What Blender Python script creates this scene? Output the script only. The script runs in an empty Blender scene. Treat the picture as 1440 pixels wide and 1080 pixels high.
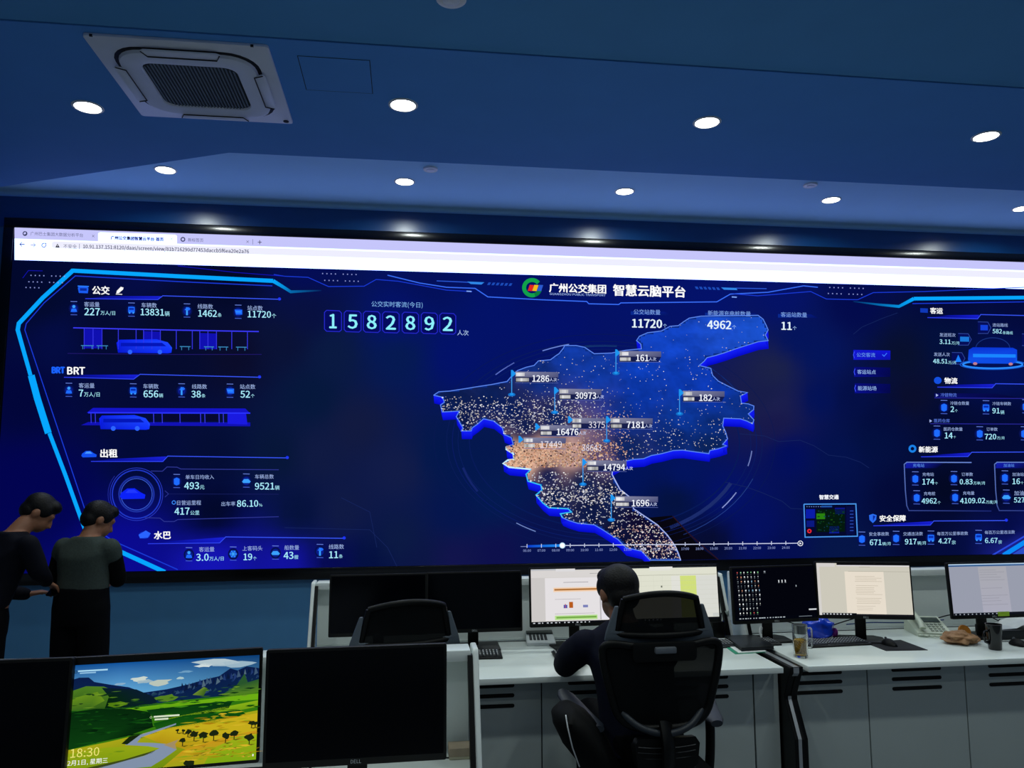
import bpy, bmesh, math, random
from mathutils import Vector, Matrix, Euler, noise
from math import pi, sin, cos, radians as R, hypot, atan2, sqrt

random.seed(7)
SC = bpy.context.scene
COL = SC.collection
CH = 1.75                      # camera height above the floor
FPX, PITCH, YAW, ROLL = 1100.0, R(6.443), R(7.617), R(-0.241)
SY = 7.45                      # distance of the LED screen plane

# ---------------------------------------------------------------- camera
_f = Vector((sin(YAW)*cos(PITCH), cos(YAW)*cos(PITCH), sin(PITCH)))
_r0 = Vector((cos(YAW), -sin(YAW), 0)); _u0 = _r0.cross(_f)
_r = _r0*cos(ROLL) + _u0*sin(ROLL); _u = -_r0*sin(ROLL) + _u0*cos(ROLL)
cam_d = bpy.data.cameras.new('camera'); cam = bpy.data.objects.new('camera', cam_d); COL.objects.link(cam)
cam_d.sensor_width = 36.0; cam_d.lens = 36.0*FPX/1440.0; cam_d.clip_start = 0.02
m = Matrix.Identity(4)
for i in range(3):
    m[i][0], m[i][1], m[i][2] = _r[i], _u[i], -_f[i]
m.translation = (0, 0, CH); cam.matrix_world = m
SC.camera = cam

# ---------------------------------------------------------------- world, exposure
w = bpy.data.worlds.new('world'); SC.world = w; w.use_nodes = True
w.node_tree.nodes['Background'].inputs[0].default_value = (0.004, 0.006, 0.010, 1)
w.node_tree.nodes['Background'].inputs[1].default_value = 1.0
SC.view_settings.view_transform = 'Standard'; SC.view_settings.look = 'None'
SC.view_settings.gamma = 1.0; SC.view_settings.use_curve_mapping = False
SC.view_settings.exposure = 0.0
SC.cycles.max_bounces = 14; SC.cycles.diffuse_bounces = 5; SC.cycles.glossy_bounces = 4
SC.cycles.transmission_bounces = 12; SC.cycles.sample_clamp_indirect = 4.0
LAMP_W = 13.0                  # power of one downlight
LAMP_COL = (0.90, 1.0, 0.95)
SCREEN_WHITE = (1.15, 1.55, 4.0) # white of the LED browser bar (clips to white)

# ---------------------------------------------------------------- helpers
def lin(c):
    if isinstance(c, str):
        c = tuple(int(c[i:i+2], 16) for i in (0, 2, 4))
    return tuple(((v/255.0)/12.92 if v/255.0 <= 0.04045 else ((v/255.0+0.055)/1.055)**2.4) for v in c)

MATS = {}
def mat(name, c, rough=0.5, metal=0.0, spec=0.5, var=0.06, scale=30.0, bump=0.0, trans=0.0, ior=1.45, coat=0.0, alpha=1.0):
    if name in MATS: return MATS[name]
    M = bpy.data.materials.new(name); M.use_nodes = True; nt = M.node_tree; b = nt.nodes['Principled BSDF']
    col = lin(c) if not isinstance(c, tuple) or max(c) > 1.0 else c
    b.inputs['Roughness'].default_value = rough; b.inputs['Metallic'].default_value = metal
    b.inputs['Specular IOR Level'].default_value = spec; b.inputs['IOR'].default_value = ior
    b.inputs['Transmission Weight'].default_value = trans; b.inputs['Coat Weight'].default_value = coat
    b.inputs['Alpha'].default_value = alpha
    b.inputs['Base Color'].default_value = (*col, 1)
    if var or bump:
        tc = nt.nodes.new('ShaderNodeTexCoord'); n = nt.nodes.new('ShaderNodeTexNoise')
        n.inputs['Scale'].default_value = scale; n.inputs['Detail'].default_value = 4
        nt.links.new(tc.outputs['Object'], n.inputs['Vector'])
        if var:
            rmp = nt.nodes.new('ShaderNodeValToRGB'); e = rmp.color_ramp.elements
            e[0].position = 0.3; e[1].position = 0.7
            e[0].color = (*[v*(1-var) for v in col], 1); e[1].color = (*[min(1, v*(1+var)) for v in col], 1)
            nt.links.new(n.outputs['Fac'], rmp.inputs['Fac']); nt.links.new(rmp.outputs['Color'], b.inputs['Base Color'])
        if bump:
            bp = nt.nodes.new('ShaderNodeBump'); bp.inputs['Strength'].default_value = bump; bp.inputs['Distance'].default_value = 0.004
            nt.links.new(n.outputs['Fac'], bp.inputs['Height']); nt.links.new(bp.outputs['Normal'], b.inputs['Normal'])
    MATS[name] = M; return M

def emis(name, c, s):
    if name in MATS: return MATS[name]
    M = bpy.data.materials.new(name); M.use_nodes = True; nt = M.node_tree; nt.nodes.clear()
    e = nt.nodes.new('ShaderNodeEmission'); o = nt.nodes.new('ShaderNodeOutputMaterial')
    e.inputs[0].default_value = (*c, 1); e.inputs[1].default_value = s
    nt.links.new(e.outputs[0], o.inputs[0]); MATS[name] = M; return M

def lit_material(name, strength=1.0):
    """a display: emits the colour of its picture, which is stored as a colour attribute"""
    M = bpy.data.materials.new(name); M.use_nodes = True; nt = M.node_tree; nt.nodes.clear()
    a = nt.nodes.new('ShaderNodeAttribute'); a.attribute_name = 'Col'
    e = nt.nodes.new('ShaderNodeEmission'); e.inputs[1].default_value = strength
    o = nt.nodes.new('ShaderNodeOutputMaterial')
    nt.links.new(a.outputs['Color'], e.inputs[0]); nt.links.new(e.outputs[0], o.inputs[0]); return M
LIT = lit_material('display_light')

def link(o, parent=None):
    COL.objects.link(o)
    if parent is not None: o.parent = parent
    return o

def tag(o, label=None, cat=None, group=None, kind=None):
    if label: o['label'] = label
    if cat: o['category'] = cat
    if group: o['group'] = group
    if kind: o['kind'] = kind
    return o

def empty(name, loc, rz=0.0, label=None, cat=None, group=None):
    o = bpy.data.objects.new(name, None); o.location = loc; o.rotation_euler = (0, 0, rz); o.empty_display_size = 0.05
    link(o); return tag(o, label, cat, group)

class MB:
    """collects shapes into one mesh"""
    def __init__(s): s.bm = bmesh.new(); s.mats = []
    def _new(s, f):
        b = bmesh.new(); f(b); me = bpy.data.meshes.new('t'); b.to_mesh(me); b.free(); s.bm.from_mesh(me); bpy.data.meshes.remove(me); return s
    def box(s, lo, hi, bev=0.0, seg=2, M=None):
        def f(b):
            bmesh.ops.create_cube(b, size=1)
            for v in b.verts: v.co = Vector([(lo[i]+hi[i])/2 + v.co[i]*(hi[i]-lo[i]) for i in range(3)])
            if bev: bmesh.ops.bevel(b, geom=b.edges[:], offset=min(bev, 0.49*min(abs(hi[i]-lo[i]) for i in range(3))), segments=seg, affect='EDGES', profile=0.5)
            if M is not None: b.transform(M)
        return s._new(f)
    def prism(s, pts, d, bev=0.0, seg=2, M=None):
        """pts: outline in XY, extruded to z 0..d, then M"""
        def f(b):
            vs = [b.verts.new((p[0], p[1], 0)) for p in pts]; fc = b.faces.new(vs)
            r = bmesh.ops.extrude_face_region(b, geom=[fc])
            bmesh.ops.translate(b, vec=(0, 0, d), verts=[g for g in r['geom'] if isinstance(g, bmesh.types.BMVert)])
            bmesh.ops.recalc_face_normals(b, faces=b.faces[:])
            if bev: bmesh.ops.bevel(b, geom=b.edges[:], offset=bev, segments=seg, affect='EDGES', profile=0.5)
            if M is not None: b.transform(M)
        return s._new(f)
    def lathe(s, prof, n=24, M=None, cap=True):
        def f(b):
            rings = []
            for (r, z) in prof:
                if r < 1e-6: rings.append([b.verts.new((0, 0, z))])
                else: rings.append([b.verts.new((r*cos(2*pi*k/n), r*sin(2*pi*k/n), z)) for k in range(n)])
            for a, c in zip(rings, rings[1:]):
                for k in range(n):
                    q = [a[k % len(a)], a[(k+1) % len(a)], c[(k+1) % len(c)], c[k % len(c)]]
                    u = []
                    for v in q:
                        if v not in u: u.append(v)
                    if len(u) > 2:
                        try: b.faces.new(u)
                        except ValueError: pass
            if cap:
                for rg in (rings[0], rings[-1]):
                    if len(rg) > 2:
                        try: b.faces.new(rg)
                        except ValueError: pass
            bmesh.ops.recalc_face_normals(b, faces=b.faces[:])
            if M is not None: b.transform(M)
        return s._new(f)
    def tube(s, pts, rad, n=8, M=None, squash=None):
        """round tube through pts; rad a number or one per point; squash=(a,b) scales the section"""
        pts = [Vector(p) for p in pts]; rr = rad if isinstance(rad, (list, tuple)) else [rad]*len(pts)
        def f(b):
            rings = []; ref = None
            for i, p in enumerate(pts):
                t = (pts[min(i+1, len(pts)-1)] - pts[max(i-1, 0)]).normalized()
                if ref is None: ref = t.orthogonal().normalized()
                ref = (ref - t*ref.dot(t))
                ref = ref.normalized() if ref.length > 1e-6 else t.orthogonal().normalized()
                bi = t.cross(ref)
                sa, sb = squash if squash else (1, 1)
                rings.append([b.verts.new(p + (ref*cos(2*pi*k/n)*sa + bi*sin(2*pi*k/n)*sb)*rr[i]) for k in range(n)])
            for a, c in zip(rings, rings[1:]):
                for k in range(n): b.faces.new((a[k], a[(k+1) % n], c[(k+1) % n], c[k]))
            b.faces.new(rings[0]); b.faces.new(rings[-1])
            bmesh.ops.recalc_face_normals(b, faces=b.faces[:])
            if M is not None: b.transform(M)
        return s._new(f)
    def loft(s, rings, cap=True, closed=True, M=None):
        """rings: lists of points, same count"""
        def f(b):
            rs = [[b.verts.new(Vector(p)) for p in rg] for rg in rings]; n = len(rs[0])
            for a, c in zip(rs, rs[1:]):
                for k in range(n if closed else n-1): b.faces.new((a[k], a[(k+1) % n], c[(k+1) % n], c[k]))
            if cap and closed:
                b.faces.new(rs[0]); b.faces.new(rs[-1])
            bmesh.ops.recalc_face_normals(b, faces=b.faces[:])
            if M is not None: b.transform(M)
        return s._new(f)
    def ball(s, c, r, M=None, u=20, v=14):
        def f(b):
            bmesh.ops.create_uvsphere(b, u_segments=u, v_segments=v, radius=1)
            rr = r if isinstance(r, (tuple, list)) else (r, r, r)
            for x in b.verts: x.co = Vector((x.co.x*rr[0], x.co.y*rr[1], x.co.z*rr[2]))
            if M is not None: b.transform(M)
            bmesh.ops.translate(b, vec=Vector(c), verts=b.verts[:])
        return s._new(f)
    def build(s, name, M, parent=None, smooth=None, fix=True):
        me = bpy.data.meshes.new(name)
        if fix: bmesh.ops.recalc_face_normals(s.bm, faces=s.bm.faces[:])
        s.bm.to_mesh(me); s.bm.free()
        me.materials.append(M)
        o = bpy.data.objects.new(name, me); link(o, parent)
        if smooth: shade(o, smooth)
        return o

def shade(o, deg=35):
    me = o.data
    me.polygons.foreach_set('use_smooth', [True]*len(me.polygons))
    me.set_sharp_from_angle(angle=R(deg))

def copy_tree(o, parent=None, top=True):
    c = o.copy(); COL.objects.link(c)
    if parent is not None: c.parent = parent
    for ch in list(o.children): copy_tree(ch, c, False)
    return c

def rrect(x0, y0, x1, y1, r, n=5):
    out = []
    for (cx, cy, a) in ((x1-r, y1-r, 0), (x0+r, y1-r, 90), (x0+r, y0+r, 180), (x1-r, y0+r, 270)):
        for k in range(n+1):
            t = R(a + 90*k/n); out.append((cx + r*cos(t), cy + r*sin(t)))
    return out

# ---- flat pictures shown by displays: polygons with their own light colour
FCACHE = {}
def cjk_font():
    # Blender's own shipped fallback typeface (plain built-in font when it is missing)
    import os
    p = os.path.join(bpy.utils.resource_path('LOCAL'), 'datafiles', 'fonts', 'Noto Sans CJK Regular.woff2')
    try: return bpy.data.fonts.load(p)
    except Exception: return None
FONT = cjk_font()
def glyphs(s):
    key = s
    if key in FCACHE: return FCACHE[key]
    cu = bpy.data.curves.new('txt', 'FONT'); cu.body = s; cu.resolution_u = 2
    if FONT: cu.font = FONT
    o = bpy.data.objects.new('txt', cu); COL.objects.link(o)
    me = bpy.data.meshes.new_from_object(o.evaluated_get(bpy.context.evaluated_depsgraph_get()))
    vs = [(v.co.x, v.co.y) for v in me.vertices]; fs = [tuple(p.vertices) for p in me.polygons]
    bpy.data.objects.remove(o); bpy.data.curves.remove(cu); bpy.data.meshes.remove(me)
    if vs:
        x0 = min(v[0] for v in vs); x1 = max(v[0] for v in vs); y0 = min(v[1] for v in vs); y1 = max(v[1] for v in vs)
    else: x0 = y0 = 0; x1 = y1 = 1
    FCACHE[key] = (vs, fs, x0, x1, y0, y1); return FCACHE[key]

class Gfx:
    def __init__(s, fn, slope=None):
        s.fn = fn; s.v = []; s.f = []; s.c = []; s.slope = slope or (lambda x, y: 0.0)
    def poly(s, pts, c, k=1):
        c = lin(c) if isinstance(c, str) else c
        b = len(s.v); s.v += [s.fn(p[0], p[1], k) for p in pts]; s.c += [c]*len(pts); s.f.append(tuple(range(b, b+len(pts)))); return s
    def grad(s, pts, cols, k=1):
        b = len(s.v); s.v += [s.fn(p[0], p[1], k) for p in pts]; s.c += [lin(c) if isinstance(c, str) else c for c in cols]
        s.f.append(tuple(range(b, b+len(pts)))); return s
    def rect(s, x0, y0, x1, y1, c, k=1):
        def q(x, y): return (x, y + s.slope(x, y)*(x-(x0+x1)/2))
        return s.poly([q(x0, y0), q(x1, y0), q(x1, y1), q(x0, y1)], c, k)
    def line(s, pts, wd, c, k=1, c2=None):
        """polyline with mitred joints; c2: colour at the far end"""
        n = len(pts); ws = wd if isinstance(wd, (list, tuple)) else [wd]*n
        L = []
        for i, p in enumerate(pts):
            a = pts[max(i-1, 0)]; b = pts[min(i+1, n-1)]
            d1 = Vector((p[0]-a[0], p[1]-a[1])); d2 = Vector((b[0]-p[0], b[1]-p[1]))
            if d1.length < 1e-6: d1 = d2
            if d2.length < 1e-6: d2 = d1
            d1.normalize(); d2.normalize(); n1 = Vector((-d1.y, d1.x)); n2 = Vector((-d2.y, d2.x)); mm = (n1+n2)
            if mm.length < 1e-3: mm = n1
            mm.normalize(); q = min(1/max(0.35, mm.dot(n1)), 2.0)*ws[i]/2
            L.append(((p[0]+mm.x*q, p[1]+mm.y*q), (p[0]-mm.x*q, p[1]-mm.y*q)))
        c = lin(c) if isinstance(c, str) else c; c2 = c if c2 is None else (lin(c2) if isinstance(c2, str) else c2)
        for i in range(n-1):
            t0 = i/(n-1); t1 = (i+1)/(n-1)
            ca = tuple(c[j]+(c2[j]-c[j])*t0 for j in range(3)); cb = tuple(c[j]+(c2[j]-c[j])*t1 for j in range(3))
            s.grad([L[i][0], L[i+1][0], L[i+1][1], L[i][1]], [ca, cb, cb, ca], k)
        return s
    def disc(s, x, y, r, c, k=1, ry=None, n=16):
        ry = r if ry is None else ry
        return s.poly([(x+r*cos(2*pi*i/n), y+ry*sin(2*pi*i/n)) for i in range(n)], c, k)
    def ring(s, x, y, r, wd, c, k=1, ry=None, a0=0, a1=360, n=40, tilt=0.0):
        ry = r if ry is None else ry; m_ = max(3, int(n*abs(a1-a0)/360))
        P = []
        for i in range(m_+1):
            a = R(a0+(a1-a0)*i/m_); P.append((x+r*cos(a), y+ry*sin(a)+tilt*r*cos(a)))
        return s.line(P, wd, c, k)
    def text(s, t, x0, x1, yc, c, k=3, bold=0.0, h=None):
        vs, fs, a0, a1, b0, b1 = glyphs(t)
        if not fs: return s
        sx = (x1-x0)/(a1-a0); sy = sx if h is None else h/(b1-b0)
        c = lin(c) if isinstance(c, str) else c; xm = (x0+x1)/2; sl = s.slope(xm, yc)
        for (dx, dy) in (((0, 0),) if not bold else ((-bold, 0), (bold, 0), (0, bold*.6), (0, -bold*.6))):
            b = len(s.v)
            for (x, y) in vs:
                X = x0+(x-a0+dx)*sx; Y = yc-(y+dy-(b0+b1)/2)*sy + sl*(X-xm); s.v.append(s.fn(X, Y, k)); s.c.append(c)
            s.f += [tuple(b+i for i in f) for f in fs]
        return s
    def build(s, name, parent, M=None):
        me = bpy.data.meshes.new(name); me.from_pydata(s.v, [], s.f)
        a = me.color_attributes.new('Col', 'FLOAT_COLOR', 'POINT')
        a.data.foreach_set('color', [x for c in s.c for x in (c[0], c[1], c[2], 1.0)])
        me.materials.append(M or LIT); me.update()
        o = bpy.data.objects.new(name, me); return link(o, parent)

def survey(px, py, y):
    """point of the vertical plane at distance y that the camera sees at (px, py) of a 1440 x 1080 picture"""
    d = _f + _r*((px-720)/FPX) - _u*((py-540)/FPX); return d*(y/d.y) + Vector((0, 0, CH))
# ---------------------------------------------------------------- room
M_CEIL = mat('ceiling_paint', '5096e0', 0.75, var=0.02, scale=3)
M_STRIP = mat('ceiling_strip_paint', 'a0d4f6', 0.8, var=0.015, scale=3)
M_WALL = mat('wall_paint_blue', '467aa4', 0.38, var=0.03, scale=6, spec=0.35)
M_SIDE = mat('wall_paint_side', 'b8c4cc', 0.8, var=0.03, scale=4)
M_FLOOR = mat('floor_carpet', '70767c', 0.95, var=0.25, scale=180, bump=0.3)
XL, XR, YB, YF = -6.4, 9.0, -4.2, 7.50
ZM, ZS = 4.061, 4.33           # dropped ceiling, raised strip beside the screen

def struct(mb, name, M, label=None, parent=None, smooth=None):
    o = mb.build(name, M, parent, smooth); o['kind'] = 'structure'
    if label: o['label'] = label
    return o
struct(MB().box((XL-.2, YB-.2, -.2), (XR+.2, YF+.2, 0)), 'floor', M_FLOOR, 'grey carpet floor of the control room')
struct(MB().box((XL-.2, YF, 0), (XR+.2, YF+.2, 4.7)), 'wall_front', M_WALL, 'blue painted wall that carries the large LED screen')
struct(MB().box((XL-.2, YB, 0), (XL, YF, 4.7)), 'wall_left', M_SIDE)
struct(MB().box((XR, YB, 0), (XR+.2, YF, 4.7)), 'wall_right', M_SIDE)
struct(MB().box((XL-.2, YB-.2, 0), (XR+.2, YB, 4.7)), 'wall_back', M_SIDE)
ceil = struct(MB().prism([(XL, 4.085), (XR, 4.085), (XR, 5.668), (-1.304, 5.668), (-3.29, 6.60), (-5.1, YF), (XL, YF)], ZS-ZM+.1, M=Matrix.Translation((0, 0, ZM))), 'ceiling', M_CEIL, 'dark blue dropped ceiling with an edge that runs along the screen')
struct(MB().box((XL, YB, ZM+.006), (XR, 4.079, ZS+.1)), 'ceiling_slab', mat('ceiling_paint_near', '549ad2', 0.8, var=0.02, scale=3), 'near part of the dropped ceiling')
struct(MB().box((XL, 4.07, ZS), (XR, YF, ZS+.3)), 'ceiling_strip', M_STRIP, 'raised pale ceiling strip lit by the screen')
# concave cove where the raised strip meets the screen wall
rc = 0.042
prof = [(YF, ZS)] + [(YF-rc+rc*sin(R(a)), ZS-rc+rc*cos(R(a))) for a in range(0, 91, 9)]
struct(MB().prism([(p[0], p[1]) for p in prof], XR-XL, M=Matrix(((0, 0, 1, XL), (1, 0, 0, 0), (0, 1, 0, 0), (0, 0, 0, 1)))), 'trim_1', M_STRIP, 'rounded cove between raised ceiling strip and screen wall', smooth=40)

struct(MB().box((XL, YF-.012, 4.0), (XR, YF+.001, ZS-rc)), 'trim_2', mat('fascia_navy', '0c4680', .30, var=.03, scale=5, spec=.6), 'dark navy fascia between the LED screen and the cove')
# ---------------------------------------------------------------- access hatch
hx0, hx1, hy0, hy1 = -.632, -.232, 4.243, 4.638
h = empty('ceiling_hatch', (hx0, hy0, ZM), 0, 'square access hatch outlined in the dark ceiling beside the air conditioner', 'hatch')
MB().box((.004, .004, -.002), (hx1-hx0-.004, hy1-hy0-.004, .004), .0012).build('hatch_panel', M_CEIL, h)
g = MB(); wd = .006
for lo, hi in (((0, 0, -.0012), (hx1-hx0, wd, .003)), ((0, hy1-hy0-wd, -.0012), (hx1-hx0, hy1-hy0, .003)), ((0, 0, -.0012), (wd, hy1-hy0, .003)), ((hx1-hx0-wd, 0, -.0012), (hx1-hx0, hy1-hy0, .003))):
    g.box(lo, hi)
g.build('frame', mat('hatch_gap', '0c1118', .8), h)

# ---------------------------------------------------------------- ceiling downlights
M_TRIM = mat('downlight_ring', 'e8e8e4', .4, var=.01)
M_DISC = emis('downlight_glow', (1.0, 1.0, .96), 14.0)
def downlight(x, y, z, label=None, group=None, power=1.0):
    t = empty('downlight', (x, y, z), 0, label, 'downlight', group)
    MB().lathe([(.076, -.001), (.079, -.006), (.091, -.005), (.094, 0), (.094, .003), (.076, .003)], 40, cap=False).build('trim_ring', M_TRIM, t, 50)
    MB().lathe([(0, .0), (.0765, .0)], 36, cap=False, M=Matrix.Translation((0, 0, -.0025))).build('lamp_disc', M_DISC, t)
    l = bpy.data.lights.new('lamp', 'AREA'); l.energy = LAMP_W*power; l.color = LAMP_COL; l.shape = 'DISK'; l.size = .15; l.spread = R(165)
    o = bpy.data.objects.new('lamp', l); o.location = (0, 0, -.02); link(o, t); return t
order = ['leftmost', 'second from left', 'second from right', 'rightmost']
for i, (x, y) in enumerate([(-2.03, 5.04), (-.05, 4.765), (1.955, 4.765), (3.97, 4.735)]):
    downlight(x, y, ZM, ['round downlight left of the square air conditioner', 'round downlight right of the ceiling hatch', 'round downlight second from right in the darker ceiling row', 'round downlight at far right of the darker ceiling row'][i], 'downlights in the dropped ceiling')
for i, (x, y) in enumerate([(-2.074, 6.769), (-.05, 6.794), (1.968, 6.794), (3.997, 6.779), (6.02, 6.779)]):
    downlight(x, y, ZS, ['first downlight from left in the pale ceiling strip', 'second downlight from left in the pale ceiling strip', 'middle downlight of five in the pale ceiling strip', 'fourth downlight from left in the pale ceiling strip', 'last downlight cut by the right edge in the pale strip'][i], 'downlights in the pale ceiling strip')
for y in (2.55, .35, -1.85):
    for i, x in enumerate((-2.05, -.05, 1.95, 3.95)):
        downlight(x, y, ZM+.006, 'round downlight %s in the ceiling row %s' % (('far left', 'left of the middle', 'right of the middle', 'far right')[i], {2.55: 'above the nearest desk', .35: 'over the camera', -1.85: 'at the rear of the room'}[y]), 'downlights outside the picture', {2.55: 1.0, .35: .4, -1.85: .4}[y])
# ---------------------------------------------------------------- detectors
def detector(x, y, z, r, label):
    t = empty('smoke_detector', (x, y, z), 0, label, 'detector', 'ceiling smoke detectors')
    MB().lathe([(r, 0), (r, -.012), (r*.94, -.016), (r*.6, -.018)], 28).build('base', M_TRIM, t, 40)
    MB().lathe([(r*.58, -.017), (r*.55, -.022), (r*.3, -.025), (0, -.025)], 24).build('sensor_head', mat('detector_white', 'eef0fa', .5), t, 40)
detector(.170, 6.46, ZS, .062, 'small round detector near the second downlight of the pale strip')
detector(3.592, 6.42, ZS, .062, 'small round detector left of the fourth downlight in the pale strip')
detector(.19, 3.607, ZM+.006, .075, 'round detector cut off by the top edge of the photo')

# ---------------------------------------------------------------- ceiling cassette air conditioner
M_AC = mat('cassette_plastic', 'e2e6f4', .45, var=.02, scale=8)
M_ACD = mat('cassette_gap', '08090c', .6)
M_GR = mat('cassette_grille', '68747c', .55, var=.15, scale=60)
ac = empty('air_conditioner', (-1.721+.475, 4.143+.475, ZM), 0, 'square white cassette air conditioner set in the dark ceiling', 'air conditioner')
D = Matrix.Scale(-1, 4, (0, 0, 1))     # build downwards
MB().prism(rrect(-.475, -.475, .475, .475, .02, 3), .018, .004, 2, D).build('panel', M_AC, ac, 40)
def octo(a, b, n=6): return rrect(-a, -a, a, a, b, n)
MB().prism(octo(.392, .17), .004, M=Matrix.Translation((0, 0, -.018)) @ D).build('air_slot', M_ACD, ac)
g = MB(); rings = []
for (a, b, z) in ((.372, .155, -.018), (.366, .15, -.040), (.345, .14, -.046), (.262, .075, -.040), (.256, .07, -.030)):
    rings.append([(p[0], p[1], z) for p in octo(a, b)])
g.loft(rings, cap=False).build('surround', M_AC, ac, 30)
MB().prism(octo(.258, .07), .003, M=Matrix.Translation((0, 0, -.026)) @ D).build('filter_backing', mat('filter_dark', '2a3238', .9), ac)
gr = MB()
for i in range(26):
    x = -.25 + .5*(i+.5)/26; e = .255 - max(0, abs(x)-.19)*.8
    gr.box((x-.0045, -e, -.037), (x+.0045, e, -.028))
gr = gr.build('grille', M_GR, ac); gr['kind'] = 'stuff'
for k in range(4):
    rot = Matrix.Rotation(pi/2*k, 4, 'Z')
    q = [(-.21, -.398), (-.19, -.412), (.19, -.412), (.21, -.398), (.185, -.352), (-.185, -.352)]
    MB().prism(q, .010, .003, 2, rot @ Matrix.Translation((0, 0, -.036)) @ D).build('air_flap', M_AC, ac, 40)
    g = MB(); g.tube([(-.205, -.400, -.047), (-.182, -.350, -.049), (.182, -.350, -.049), (.205, -.400, -.047)], .0035, 6, rot)
    g.build('flap_gap', M_ACD, ac)
MB().lathe([(.018, 0), (.018, -.004), (0, -.005)], 16, M=Matrix.Translation((.435, .435, -.018))).build('receiver', M_ACD, ac)
for (x, y) in ((-.43, -.47), (.39, -.47)):
    MB().box((x-.008, y-.006, -.0195), (x+.008, y+.003, -.008)).build('clip', M_ACD, ac)
# ---------------------------------------------------------------- LED video wall
led = empty('led_video_wall', (2.05, SY, .80), 0, 'huge LED video wall showing a blue transport dashboard with a city map', 'video wall')
LO = Vector((2.05, SY, .80))
M_BEZ = mat('bezel_black_gloss', '040507', .21, spec=.5, var=0)
LX0, LX1, LZ0, LZ1 = -3.563, 7.66, .894, 3.980
BX0, BX1, BZ0, BZ1 = -3.652, 7.75, .790, 4.072
def lb(name, lo, hi):
    MB().box([lo[i]-LO[i] for i in range(3)], [hi[i]-LO[i] for i in range(3)], .004).build(name, M_BEZ, led, 40)
lb('bezel_top', (BX0, SY-.015, LZ1+.002), (BX1, YF, BZ1)); lb('bezel_bottom', (BX0, SY-.015, BZ0), (BX1, YF, LZ0-.002))
lb('bezel_side', (BX0, SY-.015, LZ0-.002), (LX0-.002, YF, LZ1+.002)); lb('bezel_side', (LX1+.002, SY-.015, LZ0-.002), (BX1, YF, LZ1+.002))

def on_led(px, py, k):
    p = survey(px, py, SY) - LO; p.y = -k*.0005; return p
def slope_led(x, y):
    return .0335 - (y-(320+.0335*(x-20)))/(486-.0526*(x-20))*.0526
def led_gfx(): return Gfx(on_led, slope_led)
def bar_y(x): return 365.5+.0289*(x-20)
def top_y(x): return 320+.0337*(x-20)
def bot_y(x): return 807.3-.0189*x

# background picture: a colour grid
anchors = [(20,400,'02082c'),(60,420,'030a2e'),(200,390,'050c46'),(320,395,'030826'),(430,380,'040d55'),(600,390,'04105a'),(760,400,'041060'),(900,420,'041268'),(1000,430,'04126a'),(1100,420,'051266'),(1200,430,'030b4c'),(1330,425,'03093a'),(1435,425,'030a3c'),
 (30,560,'02063a'),(80,480,'040c44'),(30,680,'020450'),(80,690,'020450'),(140,470,'040a30'),(230,440,'040a2a'),(250,510,'050b2e'),(180,560,'040a34'),(330,500,'0a0c2a'),(200,640,'020a36'),(300,640,'040d34'),(390,640,'071638'),(300,720,'020828'),(420,720,'06123c'),(180,780,'0a0a90'),(300,797,'1414b4'),(400,800,'1212a0'),(470,796,'060a50'),(520,790,'041040'),
 (400,480,'0a1236'),(430,440,'081040'),(470,500,'0a1a42'),(560,500,'061a52'),(440,560,'06183c'),(500,600,'121a40'),(450,640,'101a42'),(560,660,'121c48'),(480,720,'101a44'),(560,760,'0c1a44'),(590,790,'0c1644'),(640,790,'12144c'),(640,500,'03126a'),(560,450,'04126a'),(700,440,'031268'),(780,450,'03116a'),(620,640,'04184c'),(660,660,'04184e'),(690,700,'041a50'),(640,720,'05164e'),(700,780,'0e104c'),(760,770,'08124c'),
 (950,700,'04123e'),(880,660,'02145a'),(960,670,'031460'),(1020,700,'041268'),(1000,760,'060c30'),(1060,740,'041060'),(1090,520,'1c2248'),(1090,570,'1e2050'),(1090,590,'18184a'),(1110,640,'020e5c'),(1080,560,'161c48'),(1120,480,'04145c'),(1150,560,'031258'),(1150,500,'04155c'),(1180,640,'04124c'),(1200,560,'040f46'),(1230,620,'031040'),(1170,700,'031048'),(1100,780,'040e50'),(1180,780,'061648'),(1260,700,'030a38'),(1240,590,'030c3c'),(1270,500,'08102e'),(1280,560,'0a0e2c'),(1330,480,'03103c'),(1400,520,'031054'),(1330,600,'030a30'),(1410,600,'030a34'),(1330,690,'030822'),(1410,690,'030826'),(1300,745,'030830'),(1420,745,'030a40'),(1330,775,'040c3c'),(1435,775,'2028a0')]
AN = [(x, y, lin(c)) for x, y, c in anchors]
def bg_col(x, y):
    W = 0; C = [0, 0, 0]
    for (ax, ay, c) in AN:
        q = 1.0/((x-ax)**2 + (y-ay)**2 + 220)**1.7
        W += q
        for j in range(3): C[j] += q*c[j]
    return tuple(v/W for v in C)
NX, NY = 96, 40
bgm = bpy.data.meshes.new('display_panel'); vs = []; cs = []; fs = []
for j in range(NY+1):
    for i in range(NX+1):
        x = LX0 + (LX1-LX0)*i/NX; z = LZ0 + (LZ1-LZ0)*j/NY
        d = Vector((x, SY, z-CH)); dep = d.dot(_f); px = 720 + FPX*d.dot(_r)/dep; py = 540 - FPX*d.dot(_u)/dep
        if px > 1440: px = 1440 - (px-1440)   # the part of the picture outside the frame goes on in kind
        vs.append((x-LO.x, 0, z-LO.z)); cs.append(bg_col(px, py))
for j in range(NY):
    for i in range(NX):
        a = j*(NX+1)+i; fs.append((a, a+1, a+NX+2, a+NX+1))
bgm.from_pydata(vs, [], fs); a = bgm.color_attributes.new('Col', 'FLOAT_COLOR', 'POINT')
a.data.foreach_set('color', [q for c in cs for q in (*c, 1)]); bgm.materials.append(LIT)
link(bpy.data.objects.new('display_panel', bgm), led)
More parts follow.
